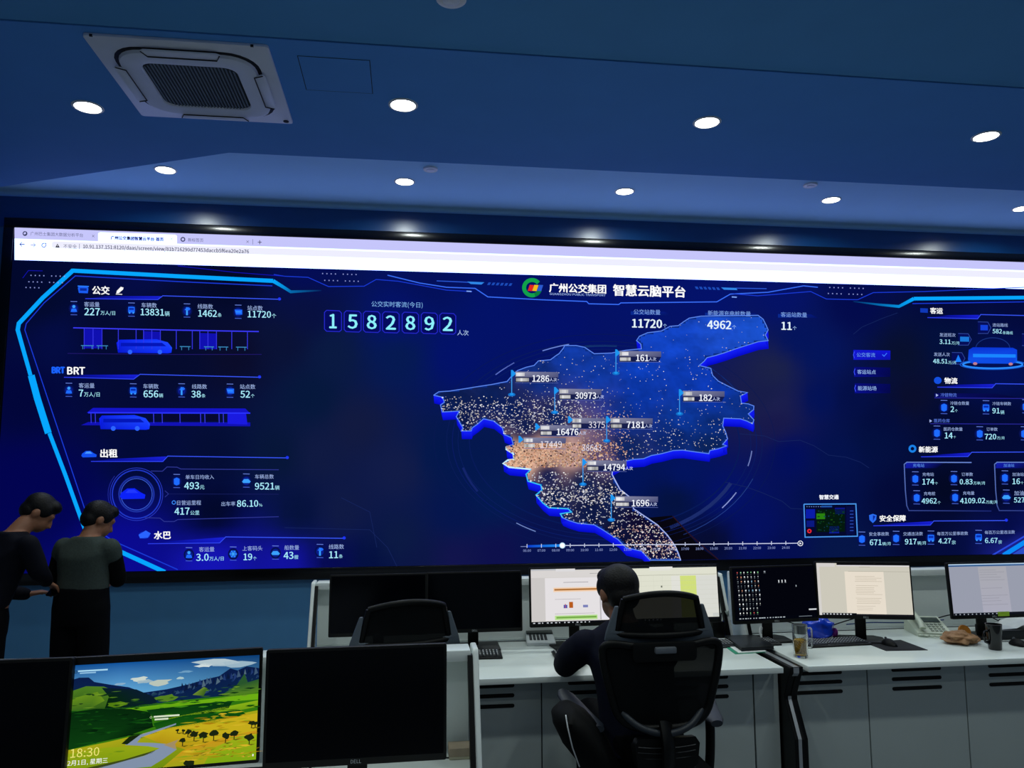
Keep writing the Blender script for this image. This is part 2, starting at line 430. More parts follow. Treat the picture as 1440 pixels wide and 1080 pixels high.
bk = MB().box((LX0-LO.x-.002, .002, LZ0-LO.z-.002), (LX1-LO.x+.002, .045, LZ1-LO.z+.002)).build('panel_housing', M_BEZ, led)

# ---- browser window bar
g = led_gfx(); XE = 1715
W = SCREEN_WHITE
LAV = lin('c6c6fb'); PAL = (.86, .86, 1.0)
def band(y0, y1, c, x0=20.5, x1=XE, k=1):
    n = 8
    for i in range(n):
        a = x0+(x1-x0)*i/n; b = x0+(x1-x0)*(i+1)/n
        g.poly([(a, y0(a)), (b, y0(b)), (b, y1(b)), (a, y1(a))], c, k)
band(top_y, bar_y, W)
tabb = lambda x: top_y(x)+15.5+.0*(x-20)-.0022*(x-20)
band(top_y, tabb, LAV, k=2)
def shift(f, d): return lambda x: f(x)+d
g.poly([(138, top_y(138)+4), (141, top_y(141)+2.5), (246, top_y(246)+2.5), (249, top_y(249)+4), (249, tabb(249)+.5), (138, tabb(138)+.5)], W, 3)
ob0 = lambda x: tabb(x)+2.2; ob1 = lambda x: tabb(x)+11.5
g.poly([(73, (ob0(73)+ob1(73))/2-3), (76, ob0(76)), (76, ob1(76)), (73, (ob0(73)+ob1(73))/2+3)], PAL, 2); band(ob0, ob1, PAL, 76, k=2)
GR = lin('5c5f86'); DK = lin('16182a')
g.disc(35.3, 328.5, 3.4, lin('3a3f66'), 4); g.poly([(33, 328), (36, 326), (37, 329), (34, 330)], LAV, 5)
g.text('广州巴士集团大数据分析平台', 43, 117, 329.7, GR, 4); g.text('×', 129.5, 133, 332, DK, 4)
g.text('广州公交集团智慧云平台-首页', 156, 230, 335.5, lin('20223a'), 4, bold=.02); g.text('×', 239.5, 243, 336, DK, 4)
g.ring(257.3, 336.7, 2.6, 1.6, lin('4a4d72'), 4); g.text('新标签页', 264.5, 286, 337.6, GR, 4); g.text('×', 346.5, 350, 340, DK, 4)
g.line([(355.5, 336.5), (355.5, 344)], .5, GR, 4); g.text('+', 362.5, 368, 340.7, DK, 4)
def arrow(x, y, d, c):
    g.line([(x-3.4, y), (x+3.4, y+.2)], 1.2, c, 4); g.line([(x+d*.3, y-3), (x+d*3.4, y), (x+d*.3, y+3)], .9, c, 4)
arrow(31.4, 343.6, -1, DK); arrow(46.6, 344.6, 1, lin('9a9cb4')); g.ring(61.8, 345, 2.8, 1.0, DK, 4, a0=-20, a1=290); g.poly([(63, 341.5), (65.4, 342), (64.4, 344.4)], DK, 4)
g.poly([(81, 342.6), (84, 348.2), (78, 348)], DK, 4); g.line([(81, 344.5), (81, 346.6)], .8, PAL, 5)
g.text('不安全', 89.3, 108.2, 346.6, GR, 4); g.line([(111.8, 343), (111.8, 350.5)], .6, GR, 4)
g.text('10.91.137.151:8120/daas/screen/view/81b716290d77453daccb5f6ea20e2a76', 117, 350, 350.5, lin('3a3d60'), 4, bold=.008, h=6.8)
g.build('browser_bar', led)

# ---- frame of the dashboard
g = led_gfx(); CY = lin('06a6ff'); BL = lin('1a3ad8'); LB = lin('3c64ff'); DB = lin('1414b8')
g.line([(101.5, 380.6), (250, 388.5), (384, 395)], 5.6, CY, 2); g.line([(384, 395), (399, 404), (409, 410.4), (452, 408.5)], [5.4, 4.4, 4, 1.5], CY, 2, lin('06205c'))
g.line([(103, 380), (60, 419), (26.5, 455), (25, 464), (43, 528)], [6.2, 6, 6, 6, 5.5], CY, 2)
g.line([(44, 528), (52.5, 560), (68, 609)], 9.6, CY, 2); g.line([(69.5, 609), (92, 668), (113.5, 728), (124, 757), (158, 770)], 5.6, CY, 2); g.line([(140, 760), (160, 771.5), (232, 804.5)], 6.2, CY, 2)
g.line([(383, 402), (250, 396), (106, 388), (62, 426), (37, 455), (35, 464), (67, 560), (118, 712), (126, 738)], 1.3, BL, 2); g.line([(140, 748), (160, 761), (250, 801)], 1.4, BL, 2)
g.line([(32, 391), (40, 380.5), (60, 381)], .8, DB, 2)
g.line([(385, 386), (400, 388.5), (433, 390), (462, 403), (512, 402.5), (529, 393), (560, 395.5), (628, 408), (664, 410)], 1.1, BL, 2)
g.line([(250, 374), (330, 383), (400, 388.5)], .9, DB, 2); g.line([(545, 387), (590, 398), (628, 404), (668, 405.5), (686, 417.5), (760, 421.5), (825, 424), (828, 427.2), (870, 428.2), (873, 426), (1008, 424.5), (1027, 413.6), (1080, 411), (1130, 402), (1150, 404)], 1.3, lin('3a70ff'), 2)
g.line([(1030, 413), (1065, 416), (1140, 410), (1162, 420.5), (1206, 421.5), (1228, 411.5), (1300, 410), (1440, 404)], 1.1, BL, 2)
g.line([(656, 409.5), (663, 410)], 1.6, lin('80a8ff'), 3); g.line([(1029, 417.6), (1036, 418)], 1.6, lin('80a8ff'), 3)
g.line([(614, 395), (664, 397.2)], 1.2, lin('2a58d8'), 2); g.poly([(657, 396), (681, 397), (677, 400.2), (662, 399.4)], lin('2f86e8'), 3)
for i in range(6): x = 685+6*i; q = 397.2+i*.25; g.poly([(x+2, q), (x+5.6, q), (x+3.6, q+3.6), (x, q+3.6)], lin('1c4bb8'), 3)
for i in range(6): x = 977+6*i; q = 403+i*.25; g.poly([(x, q), (x+3.6, q), (x+5.6, q+3.6), (x+2, q+3.6)], lin('1c4bb8'), 3)
g.poly([(1014, 404.2), (1035, 405), (1037, 408), (1018, 407.4)], lin('2f86e8'), 3); g.line([(1035, 405.2), (1078, 406)], 1.2, lin('2a58d8'), 2)
for (x0, y0, n) in ((453, 384.5, 2), (456, 394, 2), (1166, 404, 2), (1164, 412.5, 2), (43, 387, 2), (40, 396, 2), (36, 404, 1)):
    for b in range(n):
        for i in range(4):
            x = x0+b*29+i*6; g.rect(x, y0+x*.0-.5+(b*29+i*6)*.03, x+1.5, y0+1+(b*29+i*6)*.03, lin('8a96d8'), 3)
g.line([(1200, 424), (1237, 428.5), (1264, 431), (1285, 420)], [1, 3, 4, 5], lin('04306c'), 2, CY); g.line([(1285, 420), (1440, 418.5), (1560, 417.5)], 5, CY, 2); g.line([(1283, 427), (1440, 424.5), (1560, 423)], 1.2, BL, 2)
g.line([(1395, 781), (1440, 754.5), (1460, 743)], 2.2, lin('2a4ae0'), 3); g.line([(1411, 781), (1440, 763), (1470, 745)], 6.5, lin('0a8cf8'), 3); g.poly([(1422, 780.5), (1480, 744), (1480, 779), (1440, 780)], lin('2c4fc8'), 2)
g.build('dashboard_frame', led)

# ---- title and logo
g = led_gfx(); WH = (1, 1, 1)
GN = lin('12a04a')
g.ring(748.2, 404.6, 11.2, 5.6, GN, 3, ry=10.8, a0=-38, a1=-290, n=48); g.ring(748.2, 404.6, 11.2, 5.6, lin('0a7c3c'), 3, ry=10.8, a0=70, a1=12, n=40)
for x, c in ((742.4, 'e2261c'), (748.8, 'f3b81a'), (755.4, '2c5ad0')):
    g.poly([(x+2.6, 400.6), (x+8.4, 401), (x+5.6, 409.4), (x-.4, 409)], lin(c), 4)
g.text('广州公交集团', 772.5, 852, 405.6, WH, 4, bold=.012); g.text('GUANGZHOU PUBLIC TRANSPORT', 773, 851.5, 414.3, lin('a8c4ff'), 4, h=3.0)
g.text('智慧云脑平台', 862.5, 963.5, 409.2, WH, 4, bold=.012)
g.build('title_and_logo', led)

# ---- side panels: headings, figures, small pictures
g = led_gfx(); t = led_gfx()
NUM = lin('a8ecff'); LAB = lin('9db4e8'); WB = lin('f2f6ff'); ICO = lin('1450ff'); ICD = lin('0a22c0')
def heading(s, x0, x1, yc, ul, icon=None):
    t.text(s, x0, x1, yc, WH, 5, bold=.012)
    (a, ya), (b, yb), (c_, yc_), (d, yd) = ul
    g.grad([(a+30, ya-3.5), (c_-2, yc_+.4), (b, yb), (a, ya)], [lin('0a12a0'), lin('1a22d8'), lin('1018c0'), lin('060a50')], 2)
    g.line(ul, 1.1, lin('2c3cf0'), 3, lin('3a5aff')); g.disc(d-2, yd-.6, 2.2, lin('1a30f0'), 3)
def stat(x0, x1, ly, lab, nx0, nx1, ny, num, unit=None, ux1=None, ic=None, kind=0, uh=None):
    if lab: t.text(lab, x0, x1, ly, LAB, 4)
    t.text(num, nx0, nx1, ny, NUM, 5, bold=.006)
    if unit: t.text(unit, nx1+1.2, ux1, ny+2.2, NUM, 5)
    if ic: icon(ic[0], ic[1], kind)
def icon(x, y, kind=0):
    g.line([(x-4.6, y-10), (x+4.6, y-9.8)], .8, lin('6a86e8'), 3); g.line([(x-4.6, y+8.6), (x+4.6, y+8.8)], .8, lin('4a66d8'), 3)
    g.disc(x, y, 7.5, lin('06104e'), 2, ry=8.2); g.disc(x, y, 5.4, lin('0a1c88'), 3, ry=6)
    c = lin('1e6cff'); c2 = lin('3aa0ff')
    if kind == 0:   # people
        g.disc(x, y-2.8, 2.2, c2, 4); g.poly([(x-4.6, y+4.6), (x-3, y), (x+3, y), (x+4.6, y+4.6)], c, 4)
    elif kind == 1: # bus
        g.poly([(x-4.4, y-4.6), (x+4.4, y-4.4), (x+4.6, y+3.6), (x-4.6, y+3.4)], c, 4); g.rect(x-3.4, y-3, x+3.4, y, lin('0a2fb0'), 5); g.disc(x-2.6, y+4, 1.2, c2, 5); g.disc(x+2.6, y+4, 1.2, c2, 5)
    elif kind == 2: # route sign
        g.line([(x, y-5), (x, y+6)], 2.4, c2, 4); g.poly([(x-.5, y-5), (x+3, y-5), (x+5, y-2.8), (x+3, y-.8), (x-.5, y-.8)], c, 4); g.poly([(x-3.6, y-1.2), (x, y-5.4), (x+1, y-1.2)], c, 4)
    elif kind == 3: # stop
        g.poly([(x-5, y-3.6), (x+5.6, y-3.4), (x+5.6, y+3.4), (x-3, y+3.4)], c, 4); g.line([(x-3.6, y-.4), (x+4, y-.2)], 1, c2, 5)
    elif kind == 4: # car or boat
        g.poly([(x-6, y+1), (x-3.4, y-2.6), (x+2.6, y-2.8), (x+6.2, y+.8), (x+4.4, y+2.8), (x-4.4, y+2.8)], c2, 4)
    elif kind == 5: # box
        g.poly([(x-4, y-3.6), (x, y-5.4), (x+4, y-3.6), (x+3.8, y+4), (x, y+5.6), (x-3.8, y+4)], c, 4)
    else:           # wheel
        for q in range(6): g.line([(x, y), (x+5.2*cos(q*pi/3), y+5.2*sin(q*pi/3))], 1.5, c2, 4)
        g.ring(x, y, 4, 1.2, c, 4)
# bus
g.poly([(111, 403), (123, 403.5), (124.5, 406), (123.5, 412.5), (111, 412), (109.6, 405)], lin('1a5cf0'), 3); g.rect(112.5, 405.4, 122, 409, lin('0a2a9c'), 4); g.line([(109.4, 402.4), (125, 403)], 1.6, lin('2a7cff'), 4)
heading('公交', 130, 154, 408.3, [(120, 420), (222, 421.3), (229, 416), (395, 421)])
t.poly([(163.6, 412.6), (164.6, 409), (170, 403.4), (174, 404.6), (173, 407.4), (167, 412.4)], WH, 5); t.line([(163, 413.6), (172, 414)], .9, WH, 5)
stat(118.5, 140, 428, '客运量', 119, 140.3, 438.3, '227', '万人/日', 162, (104, 434), 0)
stat(199, 220.5, 429.3, '车辆数', 198, 230.6, 439, '13831', '辆', 238.6, (185, 436), 1)
stat(278, 299.5, 431, '线路数', 279, 305, 440.8, '1462', '条', 311.8, (263, 437.3), 2)
stat(348, 369.5, 433.3, '站点数', 348.5, 381, 442, '11720', '个', 388.5, (335, 439), 3)
def bus(x0, y0, x1, y1):
    h = y1-y0
    g.grad([(x0, y0+h*.25), (x0+4, y0+h*.04), (x1-22, y0), (x1-6, y0+h*.22), (x1, y0+h*.6), (x1-1, y1-1), (x1-6, y1), (x0+2, y1-1)], [lin('0c22ff'), lin('0c22e8'), lin('1030ff'), lin('1c46ff'), lin('2050ff'), lin('1030ff'), lin('0a20e0'), lin('0818d0')], 4)
    g.poly([(x0+6, y0+h*.26), (x1-14, y0+h*.26), (x1-8, y0+h*.5), (x0+6, y0+h*.5)], lin('0416b8'), 5)
    g.disc(x0+h*.95, y1-2, h*.16, lin('2c64ff'), 6); g.disc(x1-h*.85, y1-2, h*.16, lin('2c64ff'), 6)
PIL = lin('3636e8'); PF = lin('1010b0')
g.line([(103, 461), (235, 464), (364, 466.3)], 1.6, lin('3a3af8'), 3); g.line([(95, 497), (230, 498.5), (368, 498.4)], .9, lin('20186c'), 2)
for x0, x1, y1 in ((118.5, 143.5, 490), (202, 225.6, 479), (281, 304.5, 491)): g.poly([(x0, top_y(x0)+139.5), (x1, top_y(x1)+139.5), (x1, y1), (x0, y1)], PF, 3)
for x in (118.5, 143.5, 131, 166.5, 191.5, 202, 213.6, 225.6, 248, 270.5, 281, 292.5, 304.5, 326, 348): g.line([(x, 461.5+.019*(x-103)), (x, 491)], 1.0, PIL, 4)
for x0, x1 in ((114, 132), (136, 152), (253, 268), (287, 301), (307, 321), (332, 347)):
    c = lin('3a8ac0'); y = 486+.01*(x0-114); g.line([(x0, y), (x1, y+.2)], 1.1, c, 5); g.line([(x0+2.5, y), (x0+2.5, y+5)], .8, c, 5); g.line([(x1-2.5, y), (x1-2.5, y+5)], .8, c, 5)
bus(164, 477, 242, 497)
for i, x in enumerate((73.5, 79.6, 85.6)): t.text('BRT'[i], x, x+5.2, 520.5, lin('1a62ff'), 5, bold=.03, h=8.4)
heading('BRT', 95, 119.3, 521.4, [(90, 530.5), (188, 533.2), (197, 526.4), (367, 530.6)])
stat(111, 133, 542.2, '客运量', 111, 117, 552.8, '7', '万人/日', 140.4, (97, 548.8), 0)
stat(201.5, 223, 543.2, '车辆数', 202, 222.5, 554, '656', '辆', 229.4, (187.5, 549.6), 1)
stat(270, 291, 543.6, '线路数', 269.3, 282.4, 554.3, '38', '条', 289, (255.5, 549.6), 2)
stat(337.5, 359, 543.8, '站点数', 338.3, 351.6, 554.4, '52', '个', 358, (323.5, 550), 3)
g.poly([(122, 580.5), (131, 573.6), (345, 574.5), (352, 581.5)], lin('1414c8'), 3); g.line([(124, 580.4), (352, 581)], 1.8, lin('2a34ff'), 4)
g.poly([(114, 598), (124, 593.5), (352, 594), (352, 599.5)], lin('1212b4'), 2); g.poly([(320, 581), (346, 581), (348, 597), (320, 596)], lin('1a1ae0'), 3)
for x in (128, 134, 216, 228, 253, 282, 288, 308, 314): g.line([(x, 581), (x+.4, 595)], 1.1, PIL, 4)
for x0, x1 in ((230, 252), (255, 282), (290, 306)): g.poly([(x0, 583), (x1, 583), (x1, 592), (x0, 592)], lin('060830'), 3)
bus(139.5, 583.5, 211, 604.5)
def car(x, y, s, c, c2):
    g.poly([(x-10*s, y+2*s), (x-9*s, y-1*s), (x-4*s, y-4.6*s), (x+2*s, y-4.8*s), (x+7*s, y-1.4*s), (x+10.6*s, y+.4*s), (x+10*s, y+3.6*s), (x-8*s, y+4*s)], c, 4)
    g.poly([(x-5.5*s, y-1*s), (x-3*s, y-3.6*s), (x+1.6*s, y-3.8*s), (x+5*s, y-1*s)], c2, 5)
car(125, 639, 1.05, lin('1450f0'), lin('4a9cff'))
heading('出租', 141.5, 165, 637.4, [(128, 648.8), (229, 649), (236, 641.4), (406, 644)])
for r_, wd, c in ((37, .8, '2a3ac8'), (34, 1.6, '2038c8'), (24.5, 2.2, '1c30a0'), (22, .8, '3c60e0')): g.ring(192, 695, r_, wd, lin(c), 3)
g.ring(192, 695, 40, 1.2, lin('1a2288'), 3, a0=140, a1=220); car(186, 695, 1.75, lin('0c22f8'), lin('2038ff'))
FR = lin('2c3490')
g.line([(212, 662.4), (228.5, 662.6), (235, 656.6), (249, 657), (254.5, 659.5), (392, 660.6)], 1.1, FR, 3); g.line([(204, 728), (225, 728.6), (231, 733.4), (245, 733.4), (250, 730.6), (392, 726.6)], 1.1, FR, 3); g.line([(232, 690), (237, 694.6), (232, 699)], .9, FR, 3); g.line([(238, 694.6), (392, 695)], .7, lin('181e60'), 3)
icon(248.6, 677, 5); icon(346.5, 676.4, 4); g.ring(244.5, 706.6, 2.4, 1, lin('3a8cff'), 4)
stat(261, 301, 670.8, '单车日均收入', 259.3, 280, 683, '493', '元', 287.6); stat(358.6, 385, 670.2, '车辆总数', 358.6, 385.6, 683.6, '9521', '辆', 393)
stat(249, 282.8, 707, '日营运里程', 245.6, 266.4, 718.8, '417', '公里', 280.4); stat(311.4, 331, 708.4, '出车率', 333.4, 363, 708, '86.10', '%', 369)
g.disc(203, 752.6, 8, lin('0a2cc8'), 3, ry=5); g.poly([(195, 752), (205, 746), (212, 750), (208, 756), (197, 757)], lin('2a64ff'), 4)
heading('水巴', 217, 240, 752.6, [(208, 764.6), (309, 763.4), (317.5, 755), (486, 757)])
stat(280, 301.5, 772.4, '客运量', 276, 293.4, 783.6, '3.0', '万人/日', 314.6, (265.8, 780), 0)
stat(341, 369, 771, '上客码头', 342.6, 354.6, 783, '19', '个', 361, (328, 779), 6)
stat(400, 420.6, 770, '船数量', 399, 412.6, 781, '43', '艘', 419.6, (387.5, 777.6), 4)
stat(462.4, 483.6, 768.8, '线路数', 463, 475.4, 780, '11', '条', 482, (450, 775.4), 2)
# passenger counter
t.text('公交实时客流(今日)', 522.4, 594.4, 428.6, lin('7fb4f0'), 4)
for i, ch in enumerate('1582892'):
    x0 = (456.3, 484, 511, 538, 565.6, 592.4, 618.4)[i]; x1 = x0+24-.25*i; y0 = 436.4+.65*i; y1 = 465.8+.6*i
    P = [(x0+3, y0), (x1-3, y0+.8), (x1, y0+4), (x1, y1-2), (x1-3, y1+.6), (x0+3, y1), (x0, y1-3), (x0, y0+3)]
    g.poly(P, lin('050b5e'), 2); g.line(P+[P[0]], 1.2, lin('2428c8'), 3)
    cx = (x0+x1)/2; wd_ = 9.5 if ch == '1' else 13; t.text(ch, cx-wd_/2, cx+wd_/2, (y0+y1)/2+.6, lin('8cf0ff'), 5, bold=.008, h=19.5)
t.text('人次', 643, 659, 468, lin('a8c4f0'), 4)
# totals over the map
for (s, x0, x1, y, n, a, b, yn) in (('公交站数量', 891, 928.5, 438.8, '11720', 889, 930.6, 455), ('新能源充电桩数量', 995.4, 1055.6, 440.8, '4962', 994.6, 1028, 456.8), ('客运站数量', 1098, 1134.6, 442.6, '11', 1099, 1113, 458.4)):
    g.grad([(x0-4, y-1), (x1+6, y-.4), (x1+16, y+4.6), (x0-4, y+4)], [lin('0a2a90'), lin('061878'), lin('041060'), lin('0a2a90')], 2)
    t.text(s, x0, x1, y, lin('7fa8f0'), 4); t.text(n, a, b, yn, lin('e6f6ff'), 6, bold=.01); t.text('个', b+1.6, b+7, yn+3, lin('a8d0ff'), 6)
for i, (y, s) in enumerate(((499, '公交客流'), (523, '客运站点'), (546, '能源站场'))):
    x0 = 1200+i*.9
    g.grad([(x0, y-7), (1252, y-6), (1252, y+7), (x0, y+7)], [lin('1418d0') if i == 0 else lin('080c78'), lin('1014d8') if i == 0 else lin('040854'), lin('0c10b0') if i == 0 else lin('04084a'), lin('1418d0') if i == 0 else lin('0a1090')], 2)
    g.line([(x0+1.4, y-4.6), (x0, y), (x0+1.4, y+4.6)], 1, lin('3a50ff'), 3); t.text(s, x0+4.5, x0+30.5, y, lin('9cc0f8') if i else lin('6a9cf0'), 5)
g.line([(1240.6, 498.6), (1243, 501), (1247, 496.6)], 1.1, lin('3a78ff'), 4)
# right panel
g.poly([(1294, 433.4), (1304.6, 433.8), (1304.6, 440), (1294, 439.4)], lin('1038b8'), 3)
heading('客运', 1308, 1325.4, 437, [(1304, 446.6), (1374.6, 448.4), (1379, 442.4), (1480, 444.6)])
stat(1321, 1343.6, 471, '发送班次', 1321, 1336.6, 480.6, '3.11', '万/月', 1348.6); stat(1395.6, 1417, 457.2, '进站路线', 1395.6, 1408.6, 465.8, '582', '条路线', 1424)
stat(1313, 1335.6, 498.4, '发送人次', 1312, 1332, 508, '48.51', '万/月', 1344)
for (x, y) in ((1356.4, 477.4), (1384, 461), (1347.4, 504), (1446, 478)): g.poly([(x-9, y-8.4), (x+5, y-8), (x+9.4, y), (x+5, y+8), (x-9, y+8)], lin('060e58'), 2); g.line([(x-9, y-8.4), (x+5, y-8), (x+9.4, y), (x+5, y+8), (x-9, y+8)], .8, lin('3048a0'), 3)
g.rect(1350, 473.6, 1362.6, 480.4, lin('1a78d8'), 4); g.rect(1378.6, 457, 1389, 464.6, lin('1440d8'), 4); g.poly([(1343, 509), (1347.4, 499), (1352, 509)], lin('1a80ff'), 4)
g.ring(1396, 512.6, 42, 2.2, lin('2a8cff'), 3, ry=5.4); g.ring(1396, 512.6, 46, 1.2, lin('1458d0'), 3, ry=7); g.ring(1396, 490, 24, 1, lin('1a3480'), 3, ry=15, a0=180, a1=360)
g.grad([(1362, 492), (1368, 488.4), (1424, 489), (1430, 492), (1430, 509), (1424, 511.6), (1366, 511), (1361, 506)], [lin('0a3ad8'), lin('0a32d0'), lin('0a32d0'), lin('0c40e0'), lin('1260f0'), lin('0c48e0'), lin('0c48e0'), lin('1050e8')], 5); g.poly([(1368, 497.6), (1428, 498.4), (1428, 503), (1368, 502.4)], lin('1a86ff'), 6)
g.disc(1371, 511.4, 3, lin('c08090'), 6, ry=2); g.disc(1421, 512, 3, lin('c08090'), 6, ry=2)
g.disc(1318.6, 535, 5.4, lin('1450e0'), 3, ry=5)
heading('物流', 1328, 1346, 535.4, [(1318, 544.4), (1395, 545.4), (1400, 539.6), (1500, 541)])
def arrow_head(x, y): t.poly([(x-1.6, y-2.2), (x+2, y), (x-1.6, y+2.2)], lin('a8b8f0'), 4)
arrow_head(1317.6, 555.8); t.text('冷链物流', 1322.6, 1345, 555.4, lin('5a7ce8'), 4); g.line([(1314, 559.6), (1440, 560.4)], 1, lin('28289c'), 3)
g.grad([(1314, 553), (1400, 553.6), (1440, 560.4), (1314, 559.6)], [lin('080c60'), lin('060a48'), lin('040830'), lin('0a1070')], 2)
stat(1336, 1362.6, 567, '冷链仓数量', 1336.6, 1341.4, 575.4, '2', '个', 1346.6, (1327.4, 573), 5); stat(1395.4, 1421.6, 567.6, '冷链车辆数', 1395.4, 1405.4, 577.6, '91', '辆', 1412, (1386.4, 573.4), 1); icon(1442, 572, 5)
arrow_head(1308.6, 592); t.text('医药仓库', 1313.4, 1335.4, 591.6, lin('5a7ce8'), 4); g.line([(1308, 595.8), (1440, 596.4)], 1, lin('28289c'), 3)
stat(1327, 1353.4, 603.4, '医药仓数量', 1328.4, 1339.4, 612.4, '14', '个', 1344, (1317.4, 609), 5); stat(1387, 1402.6, 603.6, '订单数', 1384.6, 1400.6, 614, '720', '万/月', 1412, (1377.6, 610), 5); icon(1440, 610, 5)
g.ring(1283, 631, 4, 3, lin('1a80e8'), 3)
heading('新能源', 1292, 1318.4, 632, [(1295, 642.4), (1361, 642), (1366.4, 636), (1500, 635.4)])
for x0, x1 in ((1271, 1396), (1398, 1520)):
    P = [(x1-30, 650.4), (x0+4, 650), (x0+.4, 653), (x0+2, 690), (x0+4, 711), (x0+7, 718), (x1-2, 718.6)]
    g.line(P, 1.4, lin('6a88d8'), 4, lin('1c2878')); g.grad([(x0+3, 651), (x0+56, 651.4), (x0+46, 658.4), (x0+2, 658.4)], [lin('1420b0'), lin('060a40'), lin('050834'), lin('1018a0')], 3)
t.text('充电站', 1283.6, 1299.6, 654.4, lin('5a90f0'), 5); t.text('加油站', 1411, 1426, 654.4, lin('5a90f0'), 5)
stat(1297, 1313, 667, '充电站', 1297, 1313.4, 677.4, '174', '个', 1318.6, (1287, 673.4), 5); stat(1352, 1368, 667, '订单数', 1349.4, 1367.4, 677.4, '0.83', '万单/月', 1384.6, (1341.4, 673), 5)
stat(1299, 1315, 694, '充电桩', 1295.8, 1317, 704.4, '4962', '个', 1322.6, (1289, 700), 5); stat(1354, 1370, 693.4, '充电量', 1350, 1385, 704, '4109.02', '万度/月', 1402, (1343, 699.6), 5)
stat(1423.4, 1445, 667, '加油站数', 1423.6, 1434, 676.8, '16', '个', 1439, (1413, 672), 5); stat(1426, 1447, 693.4, '加油量', 1425.6, 1440.6, 703, '527', None, None, (1415, 699), 4)
g.poly([(1222, 724.4), (1227.4, 722.6), (1232.6, 724.4), (1232, 731), (1227.4, 735.6), (1222.6, 731)], lin('2a6cf0'), 3); g.poly([(1227.4, 724.6), (1231, 726), (1227.4, 733)], lin('0a28a0'), 4)
heading('安全保障', 1237, 1273.4, 728.8, [(1228, 739.4), (1308, 738.4), (1313, 732.6), (1417, 732)])
stat(1222, 1250, 750.8, '安全事故数', 1223, 1239.4, 762.6, '671', '辆/月', 1252, (1212, 758), 5); stat(1270, 1297.6, 750.6, '交通违法数', 1272.4, 1288.6, 761.6, '917', '辆/月', 1301.6, (1260, 757), 5)
stat(1317.6, 1361, 750.2, '每百万公里事故数', 1319.4, 1337, 760.6, '4.27', '宗', 1343.6, (1309, 756.6), 1); stat(1384.6, 1427, 748.4, '每百万公里违法数', 1385, 1402.4, 760, '6.67', '宗', 1408.6, (1376, 755.6), 1)
t.text('智慧交通', 1152, 1179, 699, WB, 5, bold=.015)
Q = [(1130.4, 709), (1203.4, 708.6), (1205.6, 754), (1132, 755.4)]
g.poly(Q, lin('04082e'), 2); g.line(Q+[Q[0]], 1.5, lin('4a98f0'), 4)
for (x0, y0, x1, y1, c) in ((1133, 716, 1146, 729, '0a1ca8'), (1134, 732, 1145, 741, '0a1880'), (1174, 714, 1188, 723, '0c1488'), (1190, 712, 1202, 752, '060c44'), (1166, 740, 1180, 750, '0c1c90'), (1148, 716, 1188, 748, '04180e'), (1148, 722, 1160, 730, '2a8010'), (1155, 713.4, 1170, 711, '2050a0')): g.rect(x0, y0, x1, y1, lin(c), 3 if c != '2a8010' else 4)
rg = random.Random(4)
for i in range(46): x = rg.uniform(1149, 1186); y = rg.uniform(717, 747); g.rect(x, y, x+rg.uniform(1, 3), y+rg.uniform(.8, 2), lin(rg.choice(('1a4a10', '0c3a20', '103a50', '0a3010'))), 4)
for i in range(7): g.rect(1195, 718+i*4.6, 1200, 719+i*4.6, lin('2a50c0'), 4); g.rect(1134+i*3.2, 712, 1135.4+i*3.2, 713, lin('6a88c0'), 4)
g.ring(1138, 746.8, 2.2, 1.6, lin('f02830'), 5)
for pl in ([(1040, 610), (1075, 613), (1095, 621), (1125, 619), (1145, 627), (1165, 640), (1190, 643), (1210, 650), (1222, 658)], [(1020, 678), (1050, 685), (1072, 693), (1100, 705), (1112, 715), (1130, 716)], [(1200, 470), (1212, 460), (1240, 448), (1262, 440)], [(400, 742), (520, 745), (545, 770), (560, 800)], [(480, 700), (520, 720), (530, 770)]): g.line(pl, .7, lin('16255e'), 2)
g.build('panel_graphics', led); t.build('panel_lettering', led)
# ---- map of the city shown on the LED wall
g = led_gfx(); t = led_gfx(); rg = random.Random(11)
def smooth01(a, b, x): q = max(0, min(1, (x-a)/(b-a))); return q*q*(3-2*q)
MC = (850, 622)
for r_, ry, wd, c in ((222, 142, .8, '0c1c58'), (214, 137, 1.2, '0a1a60'), (206, 131, .7, '0c1e60'), (190, 121, 1.6, '081a58'), (240, 152, .6, '0a1850')): g.ring(MC[0], MC[1], r_, wd, lin(c), 1, ry=ry, n=72, tilt=.01)
for (a0, a1, r_, ry, wd, c) in ((25, 62, 196, 136, 5, '1c2c6c'), (70, 78, 205, 140, 1.6, '8a9ad8'), (28, 38, 210, 150, 1.4, '8a9ad8'), (5, 14, 208, 138, 1.4, '7080c0'), (150, 165, 206, 138, 3, '14246a'), (118, 127, 206, 142, 1.2, '7088c8'), (205, 212, 208, 140, 1.4, '6a7cc8'), (222, 232, 206, 142, 1.4, '5a70c8'), (245, 256, 206, 142, 1.4, '6a86d8'), (262, 275, 200, 136, 3, '12306c'), (20, 60, 222, 150, .8, '24408c'), (300, 340, 214, 146, .8, '12307c')): g.ring(MC[0], MC[1], r_, wd, lin(c), 1, ry=ry, a0=a0, a1=a1, n=72)
g.poly([(912, 728), (945, 725), (985, 770), (1008, 786), (955, 787.5), (935, 750)], lin('07060f'), 1); g.line([(946, 726), (968, 750), (1010, 787)], 1.4, lin('28121c'), 2)
